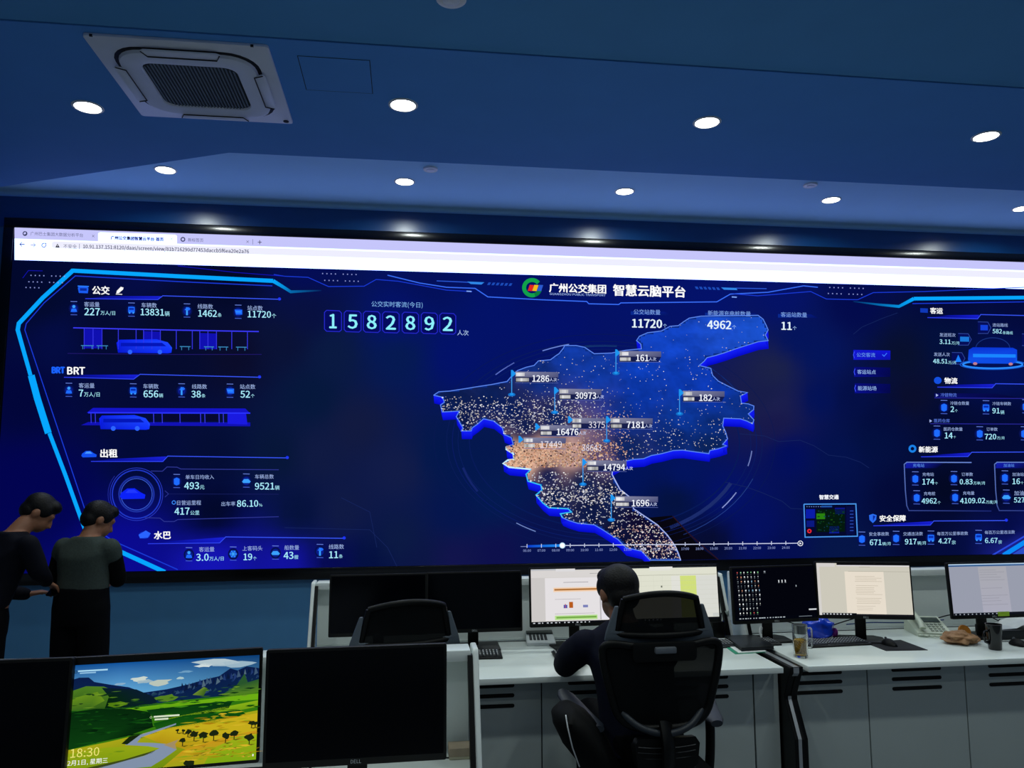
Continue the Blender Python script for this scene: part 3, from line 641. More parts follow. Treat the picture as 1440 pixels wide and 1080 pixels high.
OUT = [(609.7,555.8),(617,551),(632,550),(655,546.5),(670,544),(690,541),(713,536.5),(722,526),(728,521),(740,516.5),(751,514),(757,507.6),(774,506),(782,500),(786,497.5),(792,490),(794,486),(810,486),(822,488.4),(835.5,497.5),(860,496.5),(880,492.6),(902,490.5),(901,484),(895,479),(899,473),(910.5,468),(930,465.5),(942,459),(953.6,458),(962,452),(969,447.5),(985.5,444.7),(1030,444),(1066,443.5),(1073,449),(1077,457),(1080,464),(1076,471),(1080,479),(1066,480.6),(1052,485),(1036,490),(1019,496),(1006,500),(994,503),(990,508),(983,514),(999.4,518),(1002,528),(1010,536),(1021.7,542),(1038,550),(1051,552),(1041,557),(1042.5,567),(1052,568),(1060,571),(1059.6,576),(1052,582),(1060,590.5),(1058,596),(1050,592),(1041,589),(1017.5,588),(1016,599),(1020,607),(1023,617),(1016,625),(1021.7,627),(1010,631),(998,633.6),(996.7,638),(974.4,635),(960,633),(946.7,633.6),(930,638),(916,640.5),(905,645),(891,646),(876,649),(862,657),(860.5,667),(865,677),(871.7,688),(885.5,699),(891,715.5),(908,727),(924.4,738),(938,752),(944,760),(949.4,768),(954,778),(957,787.6),(914,787.6),(902,775),(880,770),(869,758.6),(858,751.7),(846,744),(835.5,738),(813,736),(800,732),(791,728),(788,722.5),(803.6,720),(799,715.5),(785,715),(771.7,714),(763,707),(753.6,696),(762,689),(760.5,682),(742.5,676.7),(739.7,667),(746.7,660),(716,657),(707.8,651.7),(714,647),(723,646),(721.7,637.8),(712,632),(712,628),(721.7,625),(719,615.5),(709,611),(706.4,601.7),(694,592),(680,589),(672,596),(664,601.7),(662.5,606),(648.6,606),(651,601.7),(641.7,586),(646,578),(622,579.4),(619.4,569.7),(625,565.6),(622,558.6)]
def inside(x, y):
    c = False; j = len(OUT)-1
    for i in range(len(OUT)):
        (xi, yi), (xj, yj) = OUT[i], OUT[j]
        if (yi > y) != (yj > y) and x < (xj-xi)*(y-yi)/(yj-yi)+xi: c = not c
        j = i
    return c
# thick lower edge of the raised map
for i in range(len(OUT)):
    a, b = OUT[i], OUT[(i+1) % len(OUT)]
    dy = 11.5
    if min(a[1], b[1]) > 780: continue
    g.grad([a, b, (b[0]+1, b[1]+dy), (a[0]+1, a[1]+dy)], [lin('1420ff'), lin('1420ff'), lin('0408c8'), lin('0408c8')], 2)
mapan = [(640,565,'0a1c50'),(690,560,'0a1e56'),(640,590,'0a1848'),(720,575,'0a1e58'),(760,530,'0e2c7c'),(800,500,'1038a0'),(840,520,'1038a0'),(740,600,'0a1c50'),(780,590,'0c2058'),(900,520,'0c3cb4'),(900,560,'0a34a0'),(940,480,'1244c4'),(1020,460,'1a4cc8'),(1060,460,'1a50cc'),(960,530,'0c38ac'),(1000,550,'0c38b0'),(960,590,'0c389c'),(880,590,'0c2c80'),(1040,575,'0c3088'),(1000,600,'0a2c7c'),(950,615,'0a2468'),(880,630,'0c2460'),(1000,625,'0a2258'),(760,640,'d8a890'),(730,648,'e8b898'),(800,640,'c09890'),(840,640,'604c70'),(770,668,'0c1c50'),(820,680,'10204c'),(780,700,'0c1c48'),(860,700,'0e1c48'),(830,722,'0c1844'),(900,730,'100c30'),(920,770,'100e34'),(870,750,'0c1034'),(940,780,'14123c')]
MA = [(x, y, lin(c)) for x, y, c in mapan]
def map_col(x, y):
    W_ = 0; C = [0, 0, 0]
    for (ax, ay, c) in MA:
        q = 1.0/((x-ax)**2+(y-ay)**2+90)**2; W_ += q
        for j in range(3): C[j] += q*c[j]
    n = 1+.25*noise.noise(Vector((x*.045, y*.07, 0)))+.18*noise.noise(Vector((x*.16, y*.22, 3)))
    return tuple(max(0, v/W_*n) for v in C)
g.poly(OUT, lin('0c2c80'), 3)
ST = 3
GP = {}
def gp(i, j):
    if (i, j) not in GP:
        p = (604+i*ST, 440+j*ST); GP[i, j] = (p, inside(*p) and map_col(*p))
    return GP[i, j]
for i in range(160):
    for j in range(116):
        q = [gp(i, j), gp(i+1, j), gp(i+1, j+1), gp(i, j+1)]
        if all(c for p, c in q): g.grad([p for p, c in q], [c for p, c in q], 4)
g.line(OUT+[OUT[0]], 1.2, lin('5a86f0'), 6)
g.line([(712, 628), (712, 632), (721.7, 637.8), (723, 646), (714, 647), (707.8, 651.7), (716, 657), (746.7, 660)], 2.2, lin('c8f0ff'), 7)
g.line([(746.7, 660), (739.7, 667), (742.5, 676.7), (760.5, 682), (762, 689), (753.6, 696), (763, 707), (771.7, 714), (799, 715.5), (803.6, 720), (788, 722.5), (791, 728)], 1.6, lin('3ac0f0'), 7)
g.line([(862, 657), (860.5, 667), (871.7, 688), (885.5, 699), (891, 715.5), (924.4, 738), (938, 752), (949.4, 768), (957, 787.6)], 1.4, lin('a8b8f0'), 7)
# points of light on the map
def spots(n, x0, x1, y0, y1, cols, smin, smax, dens=None, k=8):
    c_ = 0; tries = 0
    while c_ < n and tries < n*12:
        tries += 1
        x = rg.uniform(x0, x1); y = rg.uniform(y0, y1)
        if not inside(x, y) or (dens and rg.random() > dens(x, y)): continue
        s = rg.uniform(smin, smax); a = rg.uniform(.5, 1.6); c = lin(rg.choice(cols)); b = rg.uniform(.35, 1.0)
        g.poly([(x-s*a, y), (x, y-s), (x+s*a, y), (x, y+s)], tuple(v*b for v in c), k); c_ += 1
WHT = ('ffffff', 'e8ecff', 'd8d8e8', 'f4e8e0'); PNK = ('f4d0c4', 'e8b8b0', 'ffffff', 'f0d8d8'); ORG = ('f0c09c', 'e8b08c', 'f8d4b8', 'd89878')
spots(820, 612, 860, 556, 610, WHT, .5, 1.15, lambda x, y: smooth01(548, 572, y)*(1-smooth01(800, 870, x)))
spots(330, 690, 1060, 500, 600, WHT, .4, .8, lambda x, y: .4); spots(160, 880, 1060, 590, 640, WHT, .45, .95)
spots(30, 900, 1078, 446, 520, WHT, .4, .7)
spots(1100, 709, 880, 622, 657, ORG, .7, 1.7, lambda x, y: 1-smooth01(780, 880, x)*.85)
spots(200, 720, 870, 624, 656, ('402c38', '60484c', '201c3c', 'a07868'), .6, 1.3, k=9); spots(420, 790, 890, 578, 650, ('c89c94', 'd8b0a8', 'b08888', 'e8ccc4'), .5, 1.2)
spots(520, 740, 890, 676, 718, WHT, .55, 1.3, lambda x, y: .25+.75*smooth01(680, 690, y)*(1-smooth01(706, 716, y))); spots(120, 745, 870, 664, 676, WHT, .5, 1.1)
spots(150, 790, 920, 718, 738, WHT, .5, 1.1); spots(150, 850, 950, 738, 756, PNK, .6, 1.25); spots(260, 880, 956, 758, 786, PNK, .6, 1.3, lambda x, y: .5+.5*(1-abs(y-768)/18))
# flags with passenger figures
FB = lin('1e96f0')
def flag(x, y, yb, bx0, bx1, num, nx0, nx1, dark=True):
    if yb:
        g.line([(x, y), (x, yb)], 1.2, lin('3a9cf0'), 10); g.disc(x, yb, 5.2, lin('1470c8'), 10, ry=2.6); g.disc(x, yb-.6, 2.6, FB, 11, ry=1.6)
    g.poly([(x-1, y-1.6), (x+1.2, y-1.6), (x+6, y+3.6), (x+1, y+8), (x-1, y+8)], FB, 11)
    y0 = y+.6; y1 = y+16
    g.grad([(bx0, y0), (bx1, y0+.8), (bx1, y0+8.4), (bx0, y0+7.6)], [lin('8a8ca8'), lin('5c6088'), lin('4a4e78'), lin('70728e')], 10)
    if dark: g.grad([(bx0, y0+7.6), (bx1, y0+8.4), (bx1-4, y1), (bx0, y1)], [lin('1c2044'), lin('141c50'), lin('0c1c5c'), lin('141838')], 10)
    g.line([(bx0, y1), (bx1, y1+.6)], .6, lin('5a6ab0'), 11)
    n = int((bx1-bx0)*.30/3)
    for i in range(n):
        v = rg.uniform(.35, .85); w_ = rg.uniform(.3, .75)
        if i < 4: g.rect(bx0+1+i*3, y0+1.6, bx0+4+i*3, y0+6.4, (v, v, v*1.05), 11)
        g.rect(bx0+1+i*3, y0+9.2, bx0+4+i*3, y0+13.8, (w_, w_, w_), 11)
    d = num.rstrip('人次'); u = num[len(d):]
    if u: t.text(d, nx0, nx1-11, y+10.4, WB, 13, bold=.008, h=9.2); t.text(u, nx1-10.4, nx1, y+12, lin('d0dcff'), 13)
    else: t.text(d, nx0, nx1, y+10.4, lin('e8e4f0'), 13, h=9.2)
for a in ((719.5, 522, 555, 724.6, 785, '1286人次', 748.6, 783), (780, 546, 580, 786, 845.6, '30973人次', 808.6, 849), (866, 493, 525, 870.6, 929.6, '161人次', 894.4, 922.6), (955.4, 549, 582, 960, 1018.6, '182人次', 983, 1012),
          (799.6, 587, None, 804, 853, '3375', 827.4, 850.4), (853, 587, 620, 858, 917.6, '7181人次', 881, 917), (753.6, 597, None, 759.4, 816, '16476人次', 783, 824), (730, 614.6, None, 736, 795.6, '17449', 760, 790, False),
          (819.6, 646.6, 681, 825, 881, '14794人次', 848.6, 889.6), (859.4, 697, 731, 865, 925, '1696人次', 888.4, 923.6)): flag(*a)
t.text('38643', 818, 845.6, 629.6, lin('e8e4f0'), 13, h=9.2)
# timeline
g.line([(732, 768.6), (741, 768.4)], .8, lin('8090c8'), 9); g.line([(741, 768.2), (790, 767)], 3.4, lin('0a34c8'), 9, lin('1e8cf0')); g.line([(790, 767), (940, 765.6), (1121, 763.8)], 1.1, lin('c8d0f0'), 14)
for i in range(19):
    x = 741+20.2*i; y = 768-.0115*(x-741); g.line([(x, y-3), (x, y+2.4)], .9, lin('d0d8f4'), 14); t.text('%02d:00' % (6+i), x-5.4, x+5.4, y+6.2, lin('8c9cd8'), 14)
g.disc(790.6, 767, 4.2, lin('b8e0ff'), 14); g.disc(790.6, 767, 3.2, WH, 15); g.ring(1125, 764, 3.4, .9, WB, 14); g.poly([(1123.8, 762.4), (1127, 764), (1123.8, 765.6)], WB, 14)
g.build('map_graphic', led); t.build('map_lettering', led)
# ---------------------------------------------------------------- desk consoles
M_WHITE = mat('console_white', 'dfe6e4', .28, var=.015, scale=5, spec=.45)
M_TOP = mat('worktop_white', 'dde5e2', .22, var=.015, scale=4, spec=.5)
M_DOOR = mat('console_grey', 'a6b0b0', .22, var=.02, scale=4, spec=.5)
M_BLK = mat('black_inlay', '050607', .4, var=.05, spec=.25)
M_SLOT = mat('vent_dark', '040506', .9, var=0)
M_SILV = mat('silver_inlay', 'a9adb2', .35, metal=.6, var=.03)
ZD = .75
def raked(y0, y1, yb, zt, zb, r=.03):
    """side panel outline in (y, z): vertical back, raked front edge, foot standing on the floor"""
    return [(y0+.15, .0), (yb, .0), (yb, zt), (y1+.01, zt), (y1, zt-.01), (y0, zb), (y0, zb-.03), (y0+.15, zb-.03)]
YZ = lambda x: Matrix(((0, 0, 1, x), (1, 0, 0, 0), (0, 1, 0, 0), (0, 0, 0, 1)))   # prism outline (y, z), thickness along x
def console(x0, x1, yf, ycap, label, doors, ends, ydoor):
    """x0..x1 wide, worktop front edge yf, hutch cap front ycap; doors: list of (xa, xb, slot0, slot1); ends: which ends have a thick side panel"""
    ox, oy = (x0+x1)/2, (yf+ycap)/2
    c = empty('desk_console', (ox, oy, 0), 0, label, 'desk console', 'control room desk consoles')
    T = Matrix.Translation((-ox, -oy, 0)); yb = ycap+.10
    a = x0+(.03 if ends[0] else .0); b = x1-(.03 if ends[1] else 0)
    MB().box((a, yf, ZD-.03), (b, yb-.012, ZD), .004, 2, T).build('worktop', M_TOP, c, 40)
    MB().box((a, yb-.02, .02), (b, yb, 1.09), .002, 1, T).build('back_panel', M_WHITE, c, 40)
    MB().box((a-.002, ycap, 1.075), (b+.002, yb+.012, 1.115), .005, 2, T).build('top_cap', M_WHITE, c, 40)
    MB().box((a, ycap-.012, ZD+.0005), (b, ycap-.006, ZD+.0035), 0, 1, T).build('cable_flap_seam', M_BLK, c)
    for s, e in ((0, ends[0]), (1, ends[1])):
        if not e: continue
        xa, xb = (x0, x0+.022) if s == 0 else (x1-.022, x1)
        xi, xj = (x0+.022, x0+.040) if s == 0 else (x1-.040, x1-.022)
        o = [(ycap-.17, 0), (yb+.012, 0), (yb+.012, 1.119), (ycap+.008, 1.119), (ycap-.002, 1.109), (ycap-.152, ZD), (ycap-.152, ZD-.03), (ycap-.17, ZD-.05)]
        MB().prism(o, xb-xa, .006, 3, T @ YZ(xa)).build('side_panel', M_WHITE, c, 40)
        q = [(ycap-.006, 1.098), (ycap+.02, 1.098), (ycap-.12, ZD+.001), (ycap-.158, ZD+.001)]
        MB().prism(q, xj-xi, M=T @ YZ(xi)).build('edge_inlay', M_BLK, c)
    for (xa, xb, s0, s1) in doors:
        d = MB().box((xa+.003, ydoor, .09), (xb-.003, ydoor+.018, ZD-.035), .0015, 1, T).build('door', M_DOOR, c, 40)
        if s0 is not None:
            for z in (.684, .636, .586):
                r = .0095
                P = [(s1-r+r*cos(R(t)), z+r*sin(R(t))) for t in range(-90, 91, 30)]+[(s0+r+r*cos(R(t)), z+r*sin(R(t))) for t in range(90, 271, 30)]
                MB().prism(P, .003, M=T @ Matrix(((1, 0, 0, 0), (0, 0, 1, ydoor-.0025), (0, 1, 0, 0), (0, 0, 0, 1)))).build('vent_slot', M_SLOT, d)
    MB().box((a, ydoor+.02, .0), (b, ydoor+.04, ZD-.032), 0, 1, T).build('carcass', M_SLOT, c)
    MB().box((a, ydoor+.01, .0), (b, ydoor+.03, .088), 0, 1, T).build('plinth', M_BLK, c)
    return c
YFR, YDR = 3.93, 4.05
dr = [(.686-.5675*2, .686-.5675), (.686-.5675, .686), (.686, 1.2485), (1.2485, 1.811)]
doors_a = [(a+.0, b, (a+b)/2-.145, (a+b)/2+.145) for a, b in dr[1:]] + [(-.515, dr[0][1], -.28, .01), (1.813, 1.952, None, None)]
console(-.545, 1.955, YFR, 4.76, 'long white desk console in front of the seated person', doors_a, (True, True), YDR)
doors_b = [(2.454+.5715*k, 2.454+.5715*(k+1), 2.454+.5715*(k+.5)-.145, 2.454+.5715*(k+.5)+.145) for k in range(-1, 3)]
doors_b[0] = (2.03, 2.454, 2.035, 2.31)
console(2.03, 4.17, YFR, 4.76, 'white desk console at right with tea glass and telephone', doors_b, (True, True), YDR)
console(-2.2, .262, 1.93, 2.90, 'nearest white desk console under the landscape screen', [(-2.1+.585*k, -2.1+.585*(k+1), -2.1+.585*k+.14, -2.1+.585*k+.43) for k in range(4)], (True, True), 2.06)
# divider panel with silver inlay between the two front consoles
dv = empty('divider_panel', (1.9925, 4.0, 0), 0, 'black angled divider leg with silver stripe between two white consoles', 'divider')
T = Matrix.Translation((-1.9925, -4.0, 0))
O = [(4.60, 0), (4.60, ZD+.0005), (3.925, ZD+.0005), (3.925, .72), (3.945, .70), (4.0, .595), (3.998, .57), (3.905, .40), (3.905, 0)]
MB().prism(O, .034, .002, 1, T @ YZ(1.957)).build('black_panel', M_BLK, dv, 40)
MB().prism(O, .035, .002, 1, T @ YZ(1.993)).build('black_panel', M_BLK, dv, 40)
def inlay(seg, w=.0024):
    g = MB()
    for (a, b) in zip(seg, seg[1:]):
        d = Vector((b[0]-a[0], b[1]-a[1])).normalized(); n = Vector((d.y, -d.x))*w
        g.prism([a, b, (b[0]-n.x, b[1]-n.y), (a[0]-n.x, a[1]-n.y)], .030 if a[1] > .69 else .018, M=T @ YZ(1.975))
    g.build('silver_inlay', M_SILV, dv)
inlay([(4.60, ZD+.0008), (3.9235, ZD+.0008), (3.9235, .72), (3.942, .702)]); inlay([(3.9955, .588), (3.9955, .572), (3.9035, .402), (3.9035, .02)])

# ---------------------------------------------------------------- monitors
M_HOUS = mat('monitor_black', '040506', .5, var=.05, spec=.25)
M_GLASS = mat('screen_off', '010206', .15, var=0, spec=.2)
M_PRINT = mat('printed_logo', 'c8ced2', .4, metal=.3, var=0)
MON = {}
def monitor(key, x, y, label, yaw=0, w=.527, h=.296, zb=.135, tilt=4, group='desk monitors', logo='DELL', bez=.009, chin=.020, base='trapezoid', z0=ZD, topbez=None):
    t = empty('computer_monitor', (x, y, z0), R(yaw), label, 'monitor', group)
    A = Matrix.Translation((0, 0, zb)) @ Matrix.Rotation(R(-tilt), 4, 'X')
    W2 = w/2+bez; H = chin+h+(topbez or bez)
    MB().prism(rrect(-W2, 0, W2, H, .006, 3), .022, .002, 2, A @ Matrix(((1, 0, 0, 0), (0, 0, 1, 0), (0, 1, 0, 0), (0, 0, 0, 1)))).build('housing', M_HOUS, t, 40)
    MB().prism(rrect(-W2*.62, H*.16, W2*.62, H*.86, .02, 3), .030, .006, 2, A @ Matrix(((1, 0, 0, 0), (0, 0, 1, .022), (0, 1, 0, 0), (0, 0, 0, 1)))).build('rear_cover', M_HOUS, t, 40)
    p = MB().box((-w/2, -.0012, chin), (w/2, .002, chin+h), 0, 1, A).build('display_panel', M_GLASS, t)
    MB().box((-.030, .105, .008), (.030, .127, zb+H*.62), .004, 2).box((-.028, .045, zb+H*.42), (.028, .110, zb+H*.60), .004, 2).build('stand_neck', M_HOUS, t, 40)
    if base == 'trapezoid': P = [(-.125, .03), (.125, .03), (.145, .18), (.11, .235), (-.11, .235), (-.145, .18)]
    else: P = rrect(-.12, .03, .12, .23, .03, 4)
    MB().prism(P, .010, .003, 2).build('stand_base', M_HOUS, t, 40)
    if logo:
        g = Gfx(lambda a, b, k: A @ Vector((a, -.0008, b)))
        vs, fs, a0, a1, b0, b1 = glyphs(logo)
        s = .030/(a1-a0); g.v = [A @ Vector(((vx-a0)*s-.015, -.0012, chin*.28+(vy-b0)*s)) for vx, vy in vs]; g.f = list(fs); g.c = [(0, 0, 0)]*len(vs)
        g.build('printed_logo', t, M_PRINT)
    def fn(u, v, k): return A @ Vector(((u/100-.5)*w, -.0014-k*.00025, chin+h*(1-v/56.25)))
    MON[key] = (t, p, Gfx(fn)); return t
FY = 4.45
monitor('b1', -.150, FY+.02, 'switched off black monitor farthest left on the long white console', w=.514, h=.302, zb=.112)
monitor('b2', .383, FY+.02, 'switched off black monitor second from left on the long white console', w=.520, h=.302, zb=.115)
monitor('doc', .967, FY, 'monitor showing a white document with orange and green highlighted lines', w=.533, h=.298)
monitor('sheet', 1.533, FY, 'monitor showing a pale spreadsheet with a yellow green column', w=.533, h=.298)
monitor('icons', 2.142, FY-.02, 'monitor with a black desktop covered by small icons at left', yaw=4, w=.523, h=.294, zb=.125)
monitor('page', 2.650, FY-.10, 'monitor showing one cream document page in the middle', yaw=-14, w=.522, h=.296, zb=.145)
monitor('grey', 3.460, FY-.11, 'monitor with grey blue document page and a green sticky note', w=.527, h=.296, zb=.13)
NY_ = 2.47
monitor('n0', -1.228, NY_, 'switched off near monitor cut off by the left photo edge', w=.527, h=.296, zb=.146, yaw=1)
monitor('land', -.704, NY_+.06, 'near monitor showing a green valley landscape with river', w=.524, h=.293, zb=.131, yaw=6, tilt=3, topbez=.021)
monitor('n1', -.140, NY_-.02, 'switched off near monitor right of the landscape screen', w=.514, h=.306, zb=.147, tilt=2, yaw=1)

# pictures on the lit monitors (0..100 across, 0..56.25 down)
def page_lines(g, x0, x1, ys, c, k=3, rg=random.Random(3), wd=.35):
    for y in ys: g.rect(x0+rg.uniform(0, 1.5), y, x1-rg.uniform(0, (x1-x0)*.35), y+wd, lin(c), k)
def taskbar(g, y=53.6, c='0c0e14', n=14, x0=1.5, dx=4.6, col='c8ccd4', k=4):
    g.rect(0, y, 100, 56.25, lin(c), 2); rg = random.Random(n)
    for i in range(n):
        x = x0+dx*i+rg.uniform(0, 1.2); g.rect(x, y+.9, x+rg.uniform(.8, 2.6), y+1.9, lin(col), k)
def finish(key, name):
    t, p, g = MON[key]; g.build(name, p)
# document
g = MON['doc'][2]; PAPER = 'e4e0e2'
g.rect(0, 0, 100, 56.25, lin('d0ccc8'), 1); g.rect(0, 0, 27, 1.3, lin('b8bcc4'), 2); g.rect(27, 0, 48, 2.8, lin('dcdadc'), 2); g.rect(48, 0, 100, 1.2, lin('181c2c'), 2); g.rect(0, 2, 100, 9, lin('d8d4d2'), 1.5)
g.rect(15, 9.4, 74, 53.6, lin(PAPER), 2); g.rect(75.4, 9.4, 100, 53.6, lin('e6e2ea'), 2); g.rect(74, 9.4, 75.4, 53.6, lin('b8b4b8'), 2); g.rect(0, 9, 15, 53.6, lin('ccc8c6'), 2)
g.rect(35, 14, 62, 14.5, lin('8c8890'), 3); g.rect(24, 19.5, 72, 24, lin('f2cfae'), 3); g.rect(25, 20.8, 71, 22.6, lin('b0743c'), 4); g.rect(77, 15, 100, 19, lin('f0d4bc'), 3); g.rect(79, 16.3, 99, 17.6, lin('a88468'), 4)
g.rect(64, 5.2, 80, 5.6, lin('8a8688'), 3); page_lines(g, 25, 60, (31.5,), 'a09aa0'); page_lines(g, 79, 100, (26, 28.2, 32, 36), 'b4b0b8')
g.rect(34.6, 37.5, 38.6, 41, lin('4a5ab0'), 4); g.rect(36, 36.6, 37, 41, lin('c0504c'), 4); g.rect(40.6, 34.6, 44.8, 40.8, lin('b85c1c'), 4); g.rect(55.6, 38, 61, 40.6, lin('7a80b8'), 4)
g.rect(25, 46.4, 68, 46.8, lin('a8a0a4'), 3); g.rect(25, 48.4, 71, 53, lin('b8e090'), 3); g.rect(26.6, 49.6, 70, 51.4, lin('74a848'), 4)
taskbar(g, 54.2); finish('doc', 'document_picture')
# spreadsheet
g = MON['sheet'][2]
g.rect(0, 0, 100, 56.25, lin('dedfce'), 1); g.rect(0, 0, 100, 1.3, lin('20242c'), 2); g.rect(24, 1.2, 48, 4, lin('e0e0d8'), 2); g.rect(24, 0, 50, 2.2, lin('e4e4e0'), 3); g.rect(0, 8.6, 100, 9, lin('a8a898'), 3); g.rect(0, 9, 3, 56, lin('cfd0c4'), 2)
g.rect(58, 10, 76, 54, lin('d0de7c'), 2); g.rect(48, 10, 58, 54, lin('e0e0d8'), 2); g.rect(76, 10, 100, 54, lin('d8d9d2'), 2)
for y in (15, 20, 25, 30, 35, 40, 45, 50): g.rect(3, y, 100, y+.15, lin('c4c6b4'), 3)
for x in (14, 28, 38): g.rect(x, 9, x+.15, 54, lin('c8cab8'), 3)
g.rect(9, 16, 11, 18, lin('3c4038'), 4); g.rect(36, 20, 37.6, 22, lin('6c7064'), 4); g.rect(9.4, 24, 11, 25.6, lin('4c5048'), 4); page_lines(g, 0, 12, (11, 13, 17, 21), 'b4b49c', 3); g.rect(93, 50, 100, 54, lin('c8ccc8'), 3)
taskbar(g, 54.2, n=8); finish('sheet', 'spreadsheet_picture')
# desktop with icons
g = MON['icons'][2]; rg = random.Random(9)
g.rect(0, 0, 100, 56.25, lin('03040c'), 1)
for r_ in range(10):
    for c_ in range(7 if r_ < 8 else 6):
        x = 5.2+c_*4.15+(r_ > 3)*.4; y = 4+r_*4.85; w_ = rg.uniform(.8, 1.5); h_ = rg.uniform(1.2, 1.9)
        c = rg.choice(('e8ecf0', 'b8bcc0', 'd8dce0', '98a0a8', '7aa0b8', '5c84a0', 'b88068', 'e8e8e8', 'b0b0a8', '606870')) if r_ not in (0, 9) else rg.choice(('78b880', 'c05050', 'f0f0f0', '90c8a0', 'ffffff'))
        g.rect(x, y, x+w_, y+h_, lin(c), 2); g.rect(x-.3, y+2.6, x+w_*rg.uniform(.8, 1.3), y+2.95, lin('666c74'), 2)
g.rect(38, 3.6, 40, 5.4, lin('8a9098'), 2); g.rect(37.6, 6, 40.4, 6.3, lin('50565c'), 2)
for i in range(3): x = 55+i*4; g.rect(x, 14, x+1.2, 16.6, lin('d8dce0'), 2); g.rect(x-.4, 17, x+1.6, 17.3, lin('90969c'), 2)
g.rect(76, 20, 77, 22, lin('a0a8b0'), 2); g.rect(90, 46.4, 99.4, 48, lin('c8ccd0'), 2); taskbar(g, 52.8, '03050e', 17, 4, 3.3, 'b0b8c0'); g.rect(77, 54, 93, 54.5, lin('7c8690'), 4)
finish('icons', 'desktop_picture')
# single page
g = MON['page'][2]
g.rect(0, 0, 100, 56.25, lin('ccc8ba'), 1); g.rect(0, 0, 3, 56.25, lin('d4d0cc'), 1.5); g.rect(1, 0, 20, 4, lin('d2cecc'), 2); g.rect(22, 0, 100, 2, lin('0c0c10'), 2); g.rect(22, 2, 100, 3.2, lin('dcd8dc'), 2); g.rect(30, 9, 72, 54.6, lin('e6dccc'), 2); g.rect(34, 8.6, 100, 9, lin('a8a494'), 2.5)
page_lines(g, 40, 70, (14, 15.8, 17.6, 19.4, 24, 26.2, 28, 29.8, 31.6, 33.4, 37.5, 39.4, 41.2, 43), 'b8ac98'); page_lines(g, 40, 66, (46, 48, 50), 'c0b4a4'); g.rect(46, 3.8, 58, 4.2, lin('a8a090'), 3); g.rect(3, 53.8, 40, 56.25, lin('0c0e14'), 3)
for i in range(9): g.rect(4+i*3.6, 54.4, 5.8+i*3.6, 55.6, lin('c8ccd0'), 4)
g.rect(40, 54.6, 100, 56.25, lin('1a1a20'), 3); finish('page', 'document_picture')
# grey page
g = MON['grey'][2]
g.rect(0, 0, 100, 56.25, lin('989cac'), 1); g.rect(0, 0, 100, 1.4, lin('a8c0d8'), 2); g.rect(0, 1.4, 100, 2.8, lin('14508c'), 2); g.grad([(36, 3.6), (71, 3.6), (71.5, 53.6), (36.6, 53.6)], [lin('a8a8b0'), lin('a8a8b0'), lin('a8a8b8'), lin('a8a8b8')], 2)
page_lines(g, 36, 70, (7, 9.4, 12, 15, 18, 27, 35, 38, 41, 45), '8c8c98'); g.rect(0, 53.6, 100, 56.25, lin('10131c'), 3)
for i in range(12): g.rect(2+i*5, 54.4, 3.4+i*5, 55.6, lin('9aa2ac'), 4)
finish('grey', 'document_picture')
# landscape
g = MON['land'][2]; rg = random.Random(21)
def sky(u, v):
    q = min(1, v/18); a = lin('0c4a8c'); b = lin('5a9cc8'); s_ = .35+.65*(1-abs(u-25)/100)
    return tuple((a[j]*(1-q)+b[j]*q)*s_*1.25 for j in range(3))
for i in range(20):
    for j in range(9):
        P = [(i*5, j*2.2), (i*5+5, j*2.2), (i*5+5, j*2.2+2.2), (i*5, j*2.2+2.2)]; g.grad(P, [sky(*p) for p in P], 1)
def blob(x, y, rx, ry, c, k, n=11, jit=.35):
    g.poly([(x+rx*cos(2*pi*i/n)*(1+rg.uniform(-jit, jit)), y+ry*sin(2*pi*i/n)*(1+rg.uniform(-jit, jit))) for i in range(n)], lin(c), k)
for (x, y, rx, ry, c) in ((35, 9.6, 4.5, 1.4, 'c8d4cc'), (46, 12, 6, 1.8, 'b8c4b8'), (38, 11, 4, 1, '9ab4c0'), (25, 11.6, 3, .6, '88acc8'), (76, 2.6, 12, 2.2, 'b0c4cc'), (86, 4.2, 10, 1.8, '98b4c4'), (70, 4, 5, 1, 'd0dcdc'), (60, 7, 4, .6, '6c9cc0'), (57, 10.4, 2, .7, 'a8c4c8')): blob(x, y, rx, ry, c, 2)
def land(pts, c0, c1, k):
    g.grad(pts, [lin(c0) if i < len(pts)-2 else lin(c1) for i in range(len(pts))], k)
land([(0, 8), (4, 6.8), (9, 7), (12, 9.6), (20, 11.5), (30, 13.6), (38, 17), (50, 16), (62, 14), (70, 12), (78, 10.6), (84, 6.6), (88, 8), (93, 6), (100, 7.4), (100, 24), (0, 24)], '0a1c48', '0c2848', 3)
for i in range(22): x = 58+i*1.9; y = 13.6-i*.32+rg.uniform(-1, 1); g.poly([(x, y), (x+rg.uniform(.8, 1.8), y+rg.uniform(2, 4)), (x-.6, y+rg.uniform(3, 5))], lin(rg.choice(('3c5470', '20386c', '506878', '0a1838'))), 4)
land([(0, 14), (8, 11.6), (17, 12.4), (22, 14.6), (34, 17), (42, 20), (42, 25), (0, 25)], '4c7a20', '204814', 4); land([(0, 18), (14, 15), (18, 20), (10, 24), (0, 25)], '648c1c', '38641c', 5); land([(16, 13), (34, 15), (44, 20), (46, 25), (18, 25), (20, 18)], '0a1c2c', '06240c', 5); land([(64, 20), (70, 16), (72, 17), (70, 21)], '6c8c30', '38601c', 5); land([(80, 21), (88, 16), (92, 10), (94, 15), (100, 13.6), (100, 24), (84, 24)], '28542c', '609018', 5); blob(50, 20.6, 6, 1.8, '548020', 5); blob(24, 22.6, 5, 1.6, '507c10', 6)
land([(0, 24), (30, 24.4), (56, 22.6), (100, 21), (100, 58), (0, 58)], '2c7010', '3c7c10', 5)
